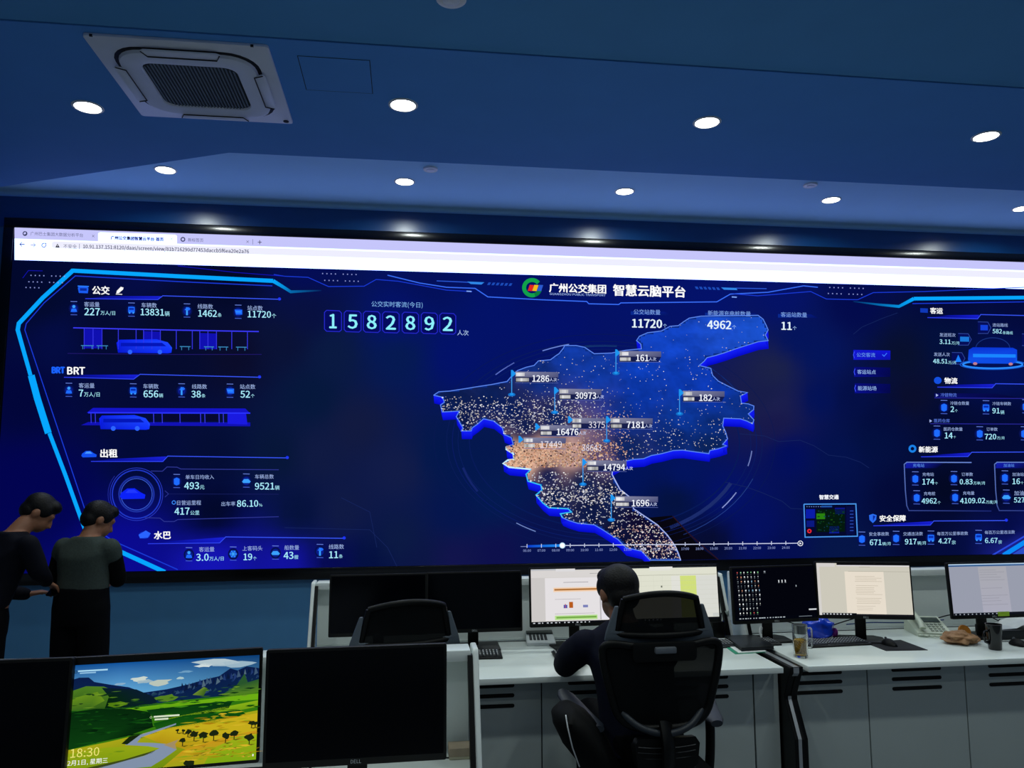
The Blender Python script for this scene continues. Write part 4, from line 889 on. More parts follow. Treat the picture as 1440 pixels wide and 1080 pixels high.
land([(24, 25.4), (50, 24), (100, 21.6), (100, 25), (80, 25), (60, 26), (36, 27)], '6cac14', '4c9010', 6); land([(0, 25), (14, 24), (32, 25.4), (42, 28), (44, 36), (30, 40), (16, 42), (0, 45)], '06280c', '0c3c10', 7); land([(40, 26.6), (70, 25), (86, 25), (84, 28.6), (70, 31), (46, 33)], '083410', '124c10', 7); land([(44, 34), (60, 31), (90, 30), (94, 33), (74, 36), (46, 38)], '0c4a10', '1c5a10', 8); land([(50, 32), (100, 25.4), (100, 29), (60, 34)], '88b018', '709c14', 7)
for i in range(14): x = rg.uniform(0, 36); y = rg.uniform(28, 43); g.poly([(x, y), (x+rg.uniform(5, 14), y-.5), (x+rg.uniform(4, 10), y+.5)], lin(rg.choice(('0c4414', '04200a', '145010'))), 8)
land([(0, 45), (22, 42), (34, 40), (44, 38), (100, 31), (100, 58), (0, 58)], 'a8a418', '6c8c10', 6)
land([(38, 40), (52, 37), (100, 32.6), (100, 50), (70, 53), (58, 48), (46, 44)], 'c4ac1c', 'b09014', 8); land([(60, 50), (84, 44), (100, 42), (100, 58), (50, 58)], 'c8941c', 'a0a018', 9); land([(76, 50), (92, 44), (100, 44), (100, 58), (72, 58)], '9cac18', '7ca414', 10)
g.poly([(33, 41.4), (38, 39.4), (50, 36.4), (56, 34.8), (56, 35.6), (46, 38.6), (38, 41), (36, 43.6), (44, 44.4), (54, 46), (57, 49), (50, 53.6), (44, 57), (8, 57), (24, 54), (40, 51), (48, 47.6), (42, 46), (30, 44.4)], lin('8090a8'), 11); g.poly([(28, 43.6), (32, 40), (38, 39.2), (36, 40.6), (31, 44.2)], lin('14240c'), 12); g.poly([(58, 43.6), (50, 46), (57, 49), (56, 46)], lin('a08c64'), 12)
land([(0, 47), (20, 45), (44, 46), (48, 47.4), (38, 50.6), (14, 55), (0, 58)], '90a414', '789410', 10); g.poly([(0, 57), (10, 55), (30, 52), (46, 48.4), (44, 50), (20, 55), (10, 58)], lin('3c4818'), 11)
for (x, y, s_) in ((60, 44.4, 1.9), (66, 41.4, 2.4), (71, 42.4, 2.4), (76.5, 42, 2.4), (83, 43.6, 2.6), (87.6, 42.6, 2.2), (96, 45.4, 2.6), (62.6, 40, 1.7), (97, 37.6, 1.8), (99, 38, 1.5), (64, 57, 2.6), (60, 39, 1.1), (57, 38.6, 1)):
    g.rect(x-.25, y, x+.25, y+s_*1.5, lin('1c1c0c'), 13); blob(x, y, s_, s_*.7, '1a2410', 14); g.poly([(x-1, y+s_*1.5), (x+3.4, y+s_*1.5), (x+1, y+s_*1.5+.7)], lin('5c5410'), 12)
for i in range(40): x = rg.uniform(62, 100); y = rg.uniform(47, 56); g.poly([(x, y), (x+rg.uniform(1, 4), y-.5), (x+rg.uniform(.5, 2), y+.4)], lin(rg.choice(('8c7014', 'c8a430', '7c7c14'))), 13)
for i in range(330):
    x = rg.uniform(0, 100); y = rg.uniform(15, 56); a = rg.uniform(1, 5)*(.4+y/60); hgt = rg.uniform(.15, .5)
    if y < 24: c = rg.choice(('2c5c18', '6c9424', '143c14', '4c7820', '0c2c18')) if not (38 < x < 64 and y < 20) and not (60 < x < 82 and y < 17) else None
    elif y < 33 - (x-50)*.06: c = rg.choice(('1c5c10', '3c8414', '0c4410', '5c9c18', '083408')) if x > 44 else rg.choice(('0a3c10', '062c0a', '104810'))
    elif x > 60 or y < 38: c = rg.choice(('b89c18', 'd4b428', '9c9414', 'a88010', '8ca018')) if x > 50 else rg.choice(('08300c', '0c4410', '165414'))
    else: c = rg.choice(('809c14', 'a0ac20', '6c8c14')) if (y > 46 and x < 34 and y < 52) else None
    if c and not (28 < x < 60 and y > 34): g.poly([(x-a, y), (x-a*.3, y-hgt), (x+a*.6, y-hgt*.7), (x+a, y), (x, y+hgt)], lin(c), 11)
for i in range(70):
    x = rg.uniform(0, 100); y = 9+rg.uniform(0, 9) if (x < 34 or x > 60) else 17
    if y > (7.5 if x > 84 else 12 if x < 20 else 14.5): g.poly([(x, y), (x+rg.uniform(.5, 2), y+rg.uniform(.6, 1.6)), (x-rg.uniform(.4, 1.4), y+rg.uniform(1, 2.4))], lin(rg.choice(('14305c', '0a1a3c', '2c4868', '1c3c50'))), 3.5)
g.rect(3.4, 2.8, 18.6, 3.6, lin('a8d8f0'), 14); g.rect(4.4, 4.0, 12.6, 4.7, lin('90c0e0'), 14); g.ring(2.4, 3.6, .6, .3, lin('1c3c58'), 14)
g.rect(44, 30, 57.6, 30.9, lin('d8e4c8'), 14); g.rect(44.6, 31.5, 51.8, 32.4, lin('d8e4c8'), 14); g.ring(42.6, 30.6, .5, .25, lin('a8c090'), 14)
g.text('18:30', 2.6, 17, 46.6, lin('f0e478'), 15, h=4.6); g.text('2月1日, 星期三', 1.4, 21.6, 51.8, (1, 1, 1), 15); g.rect(98, 54.8, 98.6, 56, WH, 15)
finish('land', 'landscape_picture')
# ---------------------------------------------------------------- things on the desks
M_KB = mat('keyboard_black', '0c0d10', .5, var=.05); M_KEY = mat('key_black', '1c1f24', .4, var=.08); M_KEYL = mat('key_legend', 'd8dce0', .5, var=0)
def keyboard(x, y, yaw, label, w=.44, d=.135):
    t = empty('keyboard', (x, y, ZD), R(yaw), label, 'keyboard', 'black keyboards on the white consoles')
    M = Matrix.Rotation(R(4), 4, 'X')
    MB().box((-w/2, -d/2, .001), (w/2, d/2, .016), .005, 2, M).build('keyboard_body', M_KB, t, 40)
    k = MB(); nl = MB()
    px = .019
    for r_ in range(6):
        yy = d/2-.014-r_*(d-.02)/6-.003
        xs = [-w/2+.010+px*i for i in range(int((w-.02)/px))]
        if r_ == 5: xs = xs[:3]+[xs[3]]+xs[9:]
        for i, xx in enumerate(xs):
            ww = px*.86*(6 if (r_ == 5 and i == 3) else 1)
            k.box((xx, yy-.008, .0155), (xx+ww, yy+.008, .021), .0015, 1, M)
            if r_ < 5: nl.box((xx+.003, yy-.001, .0208), (xx+.0095, yy+.005, .0213), 0, 1, M)
    o = k.build('keys', M_KEY, t); o['kind'] = 'stuff'
    o = nl.build('key_legends', M_KEYL, t); o['kind'] = 'stuff'
    return t
keyboard(.305, 4.40, -2, 'black keyboard left of the calculator under the second black monitor')
keyboard(1.935, 4.468, 3, 'black keyboard behind the black notebook', w=.44)
keyboard(2.452, 4.395, 4, 'black keyboard behind the tea glass', w=.44)
keyboard(1.02, 4.33, 0, 'black keyboard in front of the seated person', w=.44)
def mouse(x, y, yaw, label):
    t = empty('computer_mouse', (x, y, ZD+.003), R(yaw), label, 'mouse', 'black mice')
    rg_ = []
    for i in range(9):
        a = i/8; yy = -.055+.11*a; ww = .032*(sin(pi*min(.97, max(.03, a))))**.45; hh = .036*(sin(pi*min(.96, max(.04, a*.92+.02))))**.6
        rg_.append([(ww*cos(q), yy, max(0, hh*sin(q))) for q in [pi*j/10 for j in range(11)]] + [(ww*cos(q)*.96, yy, 0) for q in [pi-pi*j/4 for j in range(1, 4)]])
    MB().loft(rg_).build('shell', M_HOUS, t, 50)
    MB().lathe([(.008, -.003), (.0085, 0), (.008, .003)], 14, Matrix.Translation((0, .028, .0325)) @ Matrix.Rotation(pi/2, 4, 'Y')).build('scroll_wheel', mat('wheel_grey', '50545a', .5), t, 40)
    MB().tube([(0, .054, .008), (-.01, .09, .003), (-.03, .14, .002), (-.05, .19, .002)], .0018, 6).build('cord', M_HOUS, t, 50)
pad = tag(MB().prism([(2.66, 4.19), (2.90, 4.172), (2.915, 4.44), (2.665, 4.40)], .003, M=Matrix.Translation((0, 0, ZD))).build('mouse_pad', mat('pad_black', '0a0b10', .8, var=.1)), 'black mouse pad between the keyboard and the telephone', 'mouse pad')
mouse(2.765, 4.32, 6, 'black mouse on the mouse pad left of the telephone')
mouse(3.485, 4.20, 10, 'black mouse cut by the right photo edge beside the black mug')

# calculator
M_CAL = mat('calculator_white', 'c4cacc', .4, var=.03)
c = empty('calculator', (.795, 4.735, ZD), R(-6), 'white desk calculator with black keys beside the document monitor', 'calculator')
Mx = Matrix.Rotation(R(4), 4, 'X')
MB().box((-.085, -.13, .004), (.085, .13, .03), .008, 3, Mx).build('case', M_CAL, c, 40)
MB().box((-.080, .045, .028), (.080, .127, .036), .003, 2, Mx @ Matrix.Translation((0, .0, .0))).build('display_screen', mat('lcd_dark', '1c2a28', .2, var=.03), c, 40)
k = MB()
for i in range(5):
    for j in range(4): k.box((-.066+i*.022, -.085+j*.032, .029), (-.049+i*.022, -.063+j*.032, .034), .003, 1, Mx)
k.build('keys', M_KEY, c)['kind'] = 'stuff'

# black notebook over a green folder
M_GREEN = mat('folder_green', '1d8f6c', .45, var=.05)
gf = empty('green_folder', (1.92, 4.44, ZD), 0, 'green plastic folder with papers lying under the black notebook', 'folder')
T = Matrix.Translation((-1.92, -4.44, 0))
MB().prism([(1.800, 4.243), (1.985, 4.258), (2.02, 4.70), (1.845, 4.70)], .003, M=T).build('cover', M_GREEN, gf)
MB().prism([(1.822, 4.250), (1.988, 4.262), (2.02, 4.69), (1.862, 4.69)], .004, M=T @ Matrix.Translation((0, 0, .003))).build('paper_sheets', mat('paper_white', 'd8dcdc', .8, var=.03), gf)
nb = empty('black_notebook', (1.955, 4.44, ZD+.0075), 0, 'black hardback notebook lying on the green folder', 'notebook')
T = Matrix.Translation((-1.955, -4.44, 0)); P = [(1.850, 4.272), (2.052, 4.290), (2.072, 4.595), (1.888, 4.60)]
def inset(P, d):
    cx = sum(p[0] for p in P)/len(P); cy = sum(p[1] for p in P)/len(P)
    return [(p[0]+(cx-p[0])*d, p[1]+(cy-p[1])*d) for p in P]
MB().prism(P, .003, .001, 1, T).build('lower_cover', M_BLK, nb); MB().prism(inset(P, .03), .014, M=T @ Matrix.Translation((0, 0, .003))).build('pages', mat('notebook_pages', '20242a', .7), nb); MB().prism(P, .003, .001, 1, T @ Matrix.Translation((0, 0, .017))).build('upper_cover', mat('notebook_black', '0a1013', .4, var=.08, scale=20), nb)
# white pen leaning behind
tag(MB().tube([(2.085, 4.52, ZD+.024), (2.083, 4.535, ZD+.05), (2.098, 4.55, ZD+.075), (2.10, 4.555, ZD+.078)], [.006, .007, .012, .006], 8).build('white_brush', mat('brush_white', 'e0e4e4', .5)), 'small white object standing behind the black notebook', 'brush')

# glass mug with tea
M_GLS = mat('clear_glass', (0.96, 0.98, 0.97), .0, trans=1.0, ior=1.45, var=0)
M_TEA = mat('tea', (0.92, 0.50, 0.03), .0, trans=.90, ior=1.33, var=0)
gx, gy = 2.122, 4.125
gm = empty('tea_glass', (gx, gy, ZD), 0, 'glass mug with a metal strainer half full of amber tea', 'glass')
MB().lathe([(0, 0), (.034, 0), (.037, .004), (.040, .15), (.0405, .171), (.0375, .171), (.0365, .15), (.0335, .016), (.030, .012), (0, .012)], 40, cap=False).build('glass_wall', M_GLS, gm, 50)
MB().lathe([(0, .0125), (.030, .0125), (.0332, .0165), (.0352, .092), (0, .092)], 36, cap=False).build('tea', M_TEA, gm, 50)
MB().tube([(.038, 0, .150), (.062, 0, .152), (.068, 0, .140), (.068, 0, .06), (.062, 0, .046), (.037, 0, .05)], .005, 10).build('handle', M_GLS, gm, 60)
s = MB(); s.lathe([(.0352, .171), (.0360, .173), (.0375, .1725)], 32, cap=False); s.lathe([(.0345, .171), (.0338, .135), (.0325, .126), (0, .126)], 32, cap=False)
s.build('metal_strainer', mat('steel', '7c8080', .4, metal=.6, var=.05), gm, 40)

# blue plastic bag
def crumple(name, c, r, seed, amp, fr, M, label, cat, flat=True, sub=28):
    mb = MB(); mb.ball((0, 0, 0), 1, u=sub*2, v=sub)
    for v in mb.bm.verts:
        p = v.co.copy(); n = 1+amp*noise.noise(p*fr+Vector((seed, 0, 0)))+amp*.6*abs(noise.noise(p*fr*2.3+Vector((0, seed, 0))))
        q = Vector((p.x*r[0], p.y*r[1], p.z*r[2]))*n; q.z += r[2]*.82
        if flat: q.z = max(q.z, 0.0008*(1+p.x))
        v.co = q
    o = mb.build(name, M, None, 70); o.location = c; return tag(o, label, cat)
bag = crumple('plastic_bag', (2.485, 4.60, ZD), (.092, .080, .064), 3, .22, 1.9, mat('bag_blue', '1a4cff', .2, var=.25, scale=14, spec=.6), 'crumpled shiny blue plastic bag behind the keyboard', 'bag')
tape = tag(MB().ball((2.572, 4.565, ZD+.03), (.018, .02, .028)).build('pink_wrapper', mat('wrapper_pink', '8c2a8c', .35, var=.2), None, 60), 'small purple wrapper at the right end of the blue bag', 'wrapper')

# blue pump bottle, pen holder
bt = empty('pump_bottle', (1.938, 4.675, ZD), 0, 'small blue labelled bottle with clear top beside the slanted side panels', 'bottle')
MB().lathe([(0, 0), (.024, 0), (.0255, .004), (.0255, .098), (.0245, .10)], 28).build('blue_label_body', mat('bottle_blue', '1428a8', .3, var=.3, scale=40), bt, 40)
MB().lathe([(.0245, .0985), (.022, .108), (.012, .118), (.012, .124)], 24).build('shoulder', M_GLS, bt, 40)
MB().lathe([(.0145, .122), (.0145, .155), (.012, .158), (0, .158)], 20).build('cap', mat('cap_clear', '9aa8a4', .25), bt, 40)
ph = empty('pen_holder', (1.865, 4.66, ZD), 0, 'black pen holder with pens between monitor and blue bottle', 'pen holder')
MB().box((-.038, -.035, 0), (.038, .035, .10), .004, 2).build('cup', M_BLK, ph, 40)
for i, (a, b, l, cc) in enumerate(((-.02, .0, .16, '0a0a0c'), (.0, .01, .175, '14161a'), (.018, -.01, .15, '0c1428'), (.008, .02, .165, '202428'))):
    MB().tube([(a, b, .01), (a+.01*(i-1), b, l)], .004, 8).build('pen', mat('pen_%d' % i, cc, .4), ph, 50)
# telephone
M_PH = mat('phone_ivory', 'c4ccbc', .42, var=.03)
tp = empty('telephone', (3.205, 4.60, ZD), R(-14), 'ivory desk telephone with handset and keypad beside the paper bag', 'telephone')
W_ = MB(); W_.loft([[(-.10, -.11, .0), (.10, -.11, .0), (.10, -.11, .022), (-.10, -.11, .022)], [(-.10, .10, .0), (.10, .10, .0), (.10, .10, .085), (-.10, .10, .085)], [(-.095, .125, .0), (.095, .125, .0), (.095, .115, .07), (-.095, .115, .07)]])
b_ = W_.build('phone_body', M_PH, tp); sl = atan2(.063, .21); Mp = Matrix.Translation((0, -.11, .022)) @ Matrix.Rotation(sl, 4, 'X')
hs = MB(); hs.tube([(-.065, .02, .020), (-.065, .04, .040), (-.065, .10, .046), (-.065, .16, .044), (-.065, .19, .022)], [.024, .021, .017, .021, .024], 14, Mp, (1.15, .8)); hs.build('handset', M_PH, tp, 60)
MB().box((-.02, .135, .001), (.085, .195, .006), .002, 2, Mp).build('phone_display', mat('lcd_green', '3c4844', .25), tp, 40)
k = MB()
for i in range(4):
    for j in range(4): k.box((-.012+j*.024, .02+i*.027, .0), (.005+j*.024, .036+i*.027, .007), .002, 1, Mp)
k.build('keypad', mat('phone_key', 'a4aca0', .5), tp)['kind'] = 'stuff'
cd = [(-.10+.018*sin(i*.9), -.10-.0012*i+.012*cos(i*.9), .012) for i in range(40)]
MB().tube([(p[0]+i*.004, p[1]-.02, p[2]) for i, p in enumerate(cd)], .004, 6).build('coiled_cord', M_PH, tp, 60)
# paper bag with a round bun box behind it
M_KRAFT = mat('kraft_paper', '9a7452', .75, var=.25, scale=25, bump=.4)
crumple('paper_bag', (3.205, 4.31, ZD), (.088, .075, .036), 8, .40, 2.2, M_KRAFT, 'crumpled brown paper bag on the desk beside the telephone', 'bag', sub=32)
tag(MB().lathe([(0, 0), (.028, .0), (.036, .008), (.038, .016), (.035, .024), (0, .026)], 28, Matrix.Translation((3.315, 4.43, ZD+.037)) @ Matrix.Rotation(R(62), 4, 'X')).build('orange_lid', mat('lid_orange', 'b4701e', .5, var=.12), None, 40), 'round orange lid standing behind the brown paper bag', 'lid')
# black mug
mg = empty('black_mug', (3.285, 4.135, ZD), 0, 'tall glossy black mug with handle in front of the grey page monitor', 'mug')
M_MUG = mat('mug_black', '08090a', .12, var=0, spec=.6)
MB().lathe([(0, 0), (.031, 0), (.034, .004), (.041, .13), (.0425, .140), (.040, .140), (.038, .128), (.032, .008), (0, .008)], 36, cap=False).build('cup', M_MUG, mg, 50)
MB().tube([(-.038, -.0, .104), (-.062, -.004, .100), (-.070, -.004, .076), (-.060, -.003, .046), (-.035, 0, .036)], .006, 10, squash=(1, 1.5)).build('handle', M_MUG, mg, 60)
# sticky note, dark tray and white stand at the right edge
st = tag(MB().box((-.037, -.0015, -.013), (.037, .0, .013)).build('sticky_note', mat('note_green', '9fc832', .7, var=.04)), 'yellow green sticky note stuck on the lower frame of the grey page monitor', 'sticky note')
st.location = (3.511, 4.331, ZD+.155)
tr = empty('document_tray', (3.63, 4.45, ZD), 0, 'dark document tray holding a folded white sheet at the right photo edge', 'tray')
MB().box((-.13, -.10, 0), (.20, .12, .055), .006, 2).build('tray_box', mat('tray_dark', '0c1216', .5), tr, 40)
MB().loft([[(-.11, -.08, .056), (-.01, -.085, .062), (.02, -.085, .075), (.15, -.08, .110)], [(-.11, .09, .057), (-.01, .09, .063), (.02, .09, .076), (.15, .09, .112)]], cap=False, closed=False).build('paper_sheet', mat('paper_white', 'd8dcdc', .8), tr)
# cardboard box at the near console
bx = empty('cardboard_box', (.197, 2.905, ZD), R(0), 'small beige cardboard box in the corner of the nearest console', 'box')
MB().box((-.040, -.036, 0), (.040, .036, .022), .002, 1).build('tray', mat('card_pale', 'b8b49c', .8, var=.05), bx, 40); MB().box((-.0415, -.0375, .010), (.0415, .0375, .040), .002, 1).build('lid', mat('card_beige', '9a8c78', .8, var=.06), bx, 40)
# folding board leaning at the desk beside the second black monitor
dk = empty('desk_phone', (.47, 4.56, ZD), 0, 'dark flip top box behind the left keyboard', 'box')
MB().box((-.10, -.09, 0), (.06, .09, .018), .004, 2).build('base', M_HOUS, dk, 40); MB().box((-.10, -.09, .018), (.06, .085, .026), .003, 2, Matrix.Rotation(R(3), 4, 'X')).build('lid', M_KB, dk, 40)
# cables
M_CAB = mat('cable_black', '08090b', .6, var=0); M_CABB = mat('cable_blue', '1c3c7c', .5, var=0)
def cable(pts, r_, label, M=None):
    n = len(pts); P = []
    for i in range(n-1):
        p0, p1, p2, p3 = [Vector(pts[max(0, min(n-1, i+q))]) for q in (-1, 0, 1, 2)]
        for s_ in range(6):
            t_ = s_/6; P.append(.5*((2*p1)+(p2-p0)*t_+(2*p0-5*p1+4*p2-p3)*t_*t_+(3*p1-p0-3*p2+p3)*t_**3))
    P.append(Vector(pts[-1])); tag(MB().tube(P, r_, 6).build('cable', M or M_CAB, None, 60), label, 'cable')
cable([(2.20, 4.56, ZD+.14), (2.30, 4.68, ZD+.09), (2.42, 4.74, ZD+.05), (2.55, 4.76, ZD+.006), (2.66, 4.78, ZD+.004)], .0035, 'black cable drooping behind the blue plastic bag')
cable([(2.74, 4.47, ZD+.15), (2.62, 4.62, ZD+.07), (2.58, 4.70, ZD+.02), (2.60, 4.76, ZD+.005)], .0035, 'black cable hanging behind the stand of the cream page monitor')
cable([(2.78, 4.79, ZD+.03), (2.95, 4.80, ZD+.035), (3.10, 4.80, ZD+.03), (3.30, 4.79, ZD+.03), (3.42, 4.74, ZD+.05)], .004, 'blue cable along the back of the console behind the telephone', M_CABB)
cable([(3.44, 4.50, ZD+.14), (3.36, 4.62, ZD+.10), (3.28, 4.70, ZD+.05), (3.22, 4.76, ZD+.01)], .0035, 'black cable hanging left of the grey page monitor stand')
cable([(3.50, 4.50, ZD+.12), (3.58, 4.52, ZD+.10), (3.64, 4.54, ZD+.075), (3.70, 4.60, ZD+.07)], .0035, 'black cable running right from the grey page monitor stand')
cable([(-.30, 2.62, ZD+.13), (-.29, 2.70, ZD+.075), (-.32, 2.74, ZD+.03), (-.38, 2.70, ZD+.006), (-.42, 2.62, ZD+.004)], .004, 'black cable curling below the near switched off monitor')
# ---------------------------------------------------------------- office chairs
M_FR = mat('chair_black', '040506', .5, var=.05, spec=.22); M_GREY = mat('chair_grey', '4a545e', .5, var=.04); M_FAB = mat('chair_fabric', '060709', .95, var=.2, scale=160, spec=.1)
def mesh_fabric(name, density):
    M = bpy.data.materials.new(name); M.use_nodes = True; nt = M.node_tree; b = nt.nodes['Principled BSDF']
    b.inputs['Base Color'].default_value = (.004, .005, .006, 1); b.inputs['Roughness'].default_value = .8; b.inputs['Alpha'].default_value = density; b.inputs['Specular IOR Level'].default_value = .08
    return M
M_MESH = mesh_fabric('back_mesh', .985); M_HMESH = mesh_fabric('headrest_mesh', .985)
def curve3(P, n=6):
    out = []; N = len(P)
    for i in range(N-1):
        p0, p1, p2, p3 = [Vector(P[max(0, min(N-1, i+q))]) for q in (-1, 0, 1, 2)]
        for s_ in range(n):
            t_ = s_/n; out.append(.5*((2*p1)+(p2-p0)*t_+(2*p0-5*p1+4*p2-p3)*t_*t_+(3*p1-p0-3*p2+p3)*t_**3))
    return out+[Vector(P[-1])]
def office_chair(x, y, yaw, label, drop=0):
    t = empty('office_chair', (x, y, 0), R(yaw), label, 'chair', 'black mesh office chairs')
    # headrest: bulging sheet inside a frame
    def hp(u, v): # u -1..1 across, v 0..1 up
        w_ = .185-.03*v if v > .15 else .185-.03*v
        top = .005*(1-u*u)
        return Vector((u*w_, -.25+.045*(1-u*u)*.6-.045*(1-u*u)+.035*u*u-.02*v, 1.085+(.160+top*2)*v-.018*u*u*v))
    nx, nz = 16, 8
    mb = MB(); mb.loft([[hp(-1+2*i/nx, j/nz) for i in range(nx+1)] for j in range(nz+1)], cap=False, closed=False)
    mb.build('headrest_mesh', M_HMESH, t, 60)
    edge = [hp(-1+2*i/nx, 1) for i in range(nx+1)]+[hp(1, 1-j/nz) for j in range(1, nz+1)]+[hp(1-2*i/nx, 0) for i in range(1, nx+1)]+[hp(-1, j/nz) for j in range(1, nz)]
    edge.append(edge[0]); MB().tube(edge, .013, 8, squash=(1, 1)).build('headrest_frame', M_FR, t, 60)
    # grey bracket below and beside the headrest
    o = [(-.235, 1.062), (-.10, 1.050), (-.06, 1.030), (.06, 1.030), (.10, 1.050), (.235, 1.062), (.228, 1.095), (.190, 1.20), (.176, 1.20), (.192, 1.10), (.0, 1.085), (-.192, 1.10), (-.176, 1.20), (-.190, 1.20), (-.228, 1.095)]
    mb = MB(); mb.prism(o, .016, .004, 2, Matrix(((1, 0, 0, 0), (0, 0, 1, -.252), (0, 1, 0, 0), (0, 0, 0, 1))))
    for v in mb.bm.verts: v.co.y += .55*v.co.x*v.co.x
    mb.build('headrest_bracket', M_GREY, t, 40)
    # backrest frame and mesh
    R_ = [(.0, 1.035), (.10, 1.040), (.20, 1.052), (.243, 1.040), (.247, 1.0), (.235, .93), (.212, .84), (.190, .775), (.150, .735), (.08, .715), (0, .712)]
    half = curve3([(a, 0, b) for a, b in R_], 5)
    def bk(p): # curve of the back in depth
        z = p[2]; return Vector((p[0], -.265+.35*(1.04-z)*(z-.62)*-.6+.10*(1.04-z)+.5*p[0]*p[0], z))
    loop = [bk((p.x, 0, p.z)) for p in half]+[bk((-p.x, 0, p.z)) for p in reversed(half[1:-1])]
    MB().tube(loop+[loop[0], loop[1]], .015, 8, squash=(1.0, 1.15)).build('back_frame', M_FR, t, 60)
    rows = []
    for p in half[3:-3]:
        rows.append([bk((p.x*(-1+2*i/12), 0, p.z)) for i in range(13)])
    MB().loft(rows, cap=False, closed=False).build('back_mesh', M_MESH, t, 60)
    MB().box((-.045, -.30, 1.030-.012), (.045, -.268, 1.030+.014), .006, 2).build('maker_plate', mat('plate_grey', '6a7078', .4, metal=.4), t, 40)
    MB().prism(rrect(-.135, .985, .135, 1.062, .015, 3), .012, .004, 2, Matrix(((1, 0, 0, 0), (0, 0, 1, -.285), (0, 1, 0, 0), (0, 0, 0, 1)))).build('bracket_mount', M_FR, t, 40)
    # spine and lumbar pad
    MB().tube(curve3([(0, -.26, .74), (0, -.30, .66), (0, -.28, .56), (0, -.16, .46), (0, 0, .44)]), [.03]*25, 10, squash=(1.6, .7)).build('spine', M_FR, t, 60)
    lum = MB(); lum.loft([[(.13*cos(a)*w_, -.245-.02*w_-.03*sin(a)*sin(a)*0+.4*(.13*cos(a)*w_)**2+(.012 if sin(a) > 0 else -.012), z) for a in [2*pi*i/16 for i in range(16)]] for z, w_ in ((.56, .8), (.58, 1), (.66, 1.08), (.685, .95))])
    lum.build('lumbar_pad', M_FR, t, 60)
    for i in range(4): MB().tube([bk((q*.024, 0, .59+.022*i)) - Vector((0, .055, .006*(1-(q/5)**2))) for q in range(-5, 6)], .0022, 6).build('lumbar_rib', mat('rib_dark', '181c22', .5), t, 60)
    # lower back bow
    MB().tube(curve3([(-.17, -.225, .775), (-.10, -.265, .725), (0, -.285, .705), (.10, -.265, .725), (.17, -.225, .775)]), .014, 8).build('back_bow', mat('bow_dark', '1c232c', .5), t, 60)
    # seat
    seat = MB(); P = rrect(-.255, -.24, .255, .27, .09, 6); seat.loft([[(p[0]*s_, p[1]*s_, z) for p in P] for s_, z in ((.90, .425), (.98, .44), (1.0, .47), (.985, .498), (.92, .512), (.5, .505))])
    seat.build('seat_cushion', M_FAB, t, 50)
    MB().box((-.14, -.12, .385), (.14, .14, .428), .02, 2).build('tilt_mechanism', M_FR, t, 40)
    for s_ in (-1, 1):
        MB().tube(curve3([(s_*.16, .02, .41), (s_*.27, .02, .41), (s_*.29, .02, .47), (s_*.29, .0, .60), (s_*.288, .0, .70)]), .022, 10, squash=(1, .75)).build('arm_post', M_FR, t, 60)
        a = MB(); prof_ = [(-.17, .698, .026, .255), (-.12, .700, .042, .262), (.0, .712, .044, .285), (.10, .732, .044, .310), (.15, .748, .040, .325), (.18, .758, .022, .335)]
        a.loft([[(s_*xx_+wd_*cos(q), yy, zz+.014*sin(q)) for q in [2*pi*i/14 for i in range(14)]] for yy, zz, wd_, xx_ in prof_])
        a.build('arm_pad', mat('arm_grey', '1c232e', .5, var=.04), t, 60)
    MB().lathe([(.028, .20), (.028, .30), (.018, .30), (.018, .40)], 20).build('gas_lift', mat('chrome', '9a9da2', .2, metal=1, var=0), t, 40)
    st_ = MB()
    for i in range(5): a = 2*pi*i/5+.3; st_.tube([(0, 0, .13), (.16*cos(a), .16*sin(a), .115), (.31*cos(a), .31*sin(a), .085)], [.034, .026, .02], 10)
    st_.lathe([(.045, .09), (.045, .20), (.03, .21)], 20); st_.build('star_base', M_FR, t, 50)
    for i in range(5):
        a = 2*pi*i/5+.3; MB().lathe([(.012, -.022), (.03, -.02), (.03, .02), (.012, .022)], 18, Matrix.Translation((.31*cos(a), .31*sin(a), .0305)) @ Matrix.Rotation(a+pi/2, 4, 'Z') @ Matrix.Rotation(pi/2, 4, 'Y')).build('caster', M_FR, t, 50)
    for o in t.children:
        if drop and o.name.split('.')[0] not in ('star_base', 'caster', 'gas_lift'): o.location.z = -drop
    return t
CX, CY_ = 1.046, 3.45
office_chair(CX, CY_, 0, 'black mesh office chair with headrest that the seated person uses')
office_chair(-.052, 3.54, 14, 'empty black office chair whose headrest shows above the near black monitor', .025)
# ---------------------------------------------------------------- people
M_SKIN = mat('skin', '865a42', .55, var=.06, scale=18); M_HAIR = mat('hair_black', '050406', .55, spec=.25, var=.3, scale=120, bump=.5)
def remesh(mb, name, M, parent, voxel=.009, smooth_it=8, dec=None):
    me = bpy.data.meshes.new('t'); mb.bm.to_mesh(me); mb.bm.free(); o = bpy.data.objects.new('t', me); COL.objects.link(o)
    md = o.modifiers.new('r', 'REMESH'); md.mode = 'VOXEL'; md.voxel_size = voxel
    sm = o.modifiers.new('s', 'SMOOTH'); sm.iterations = smooth_it; sm.factor = .5
    if dec: d = o.modifiers.new('d', 'DECIMATE'); d.ratio = dec
    me2 = bpy.data.meshes.new_from_object(o.evaluated_get(bpy.context.evaluated_depsgraph_get()))
    bpy.data.objects.remove(o); bpy.data.meshes.remove(me); me2.name = name
    me2.materials.clear(); me2.materials.append(M); me2.polygons.foreach_set('use_smooth', [True]*len(me2.polygons))
    q = bpy.data.objects.new(name, me2); return link(q, parent)
def limb(mb, P, rad, n=14, sq=None): mb.tube(curve3(P, 5), [v for v in lerp_list(rad, (len(P)-1)*5+1)], n, squash=sq); mb.ball(P[0], rad[0], u=12, v=8); mb.ball(P[-1], rad[-1], u=12, v=8)
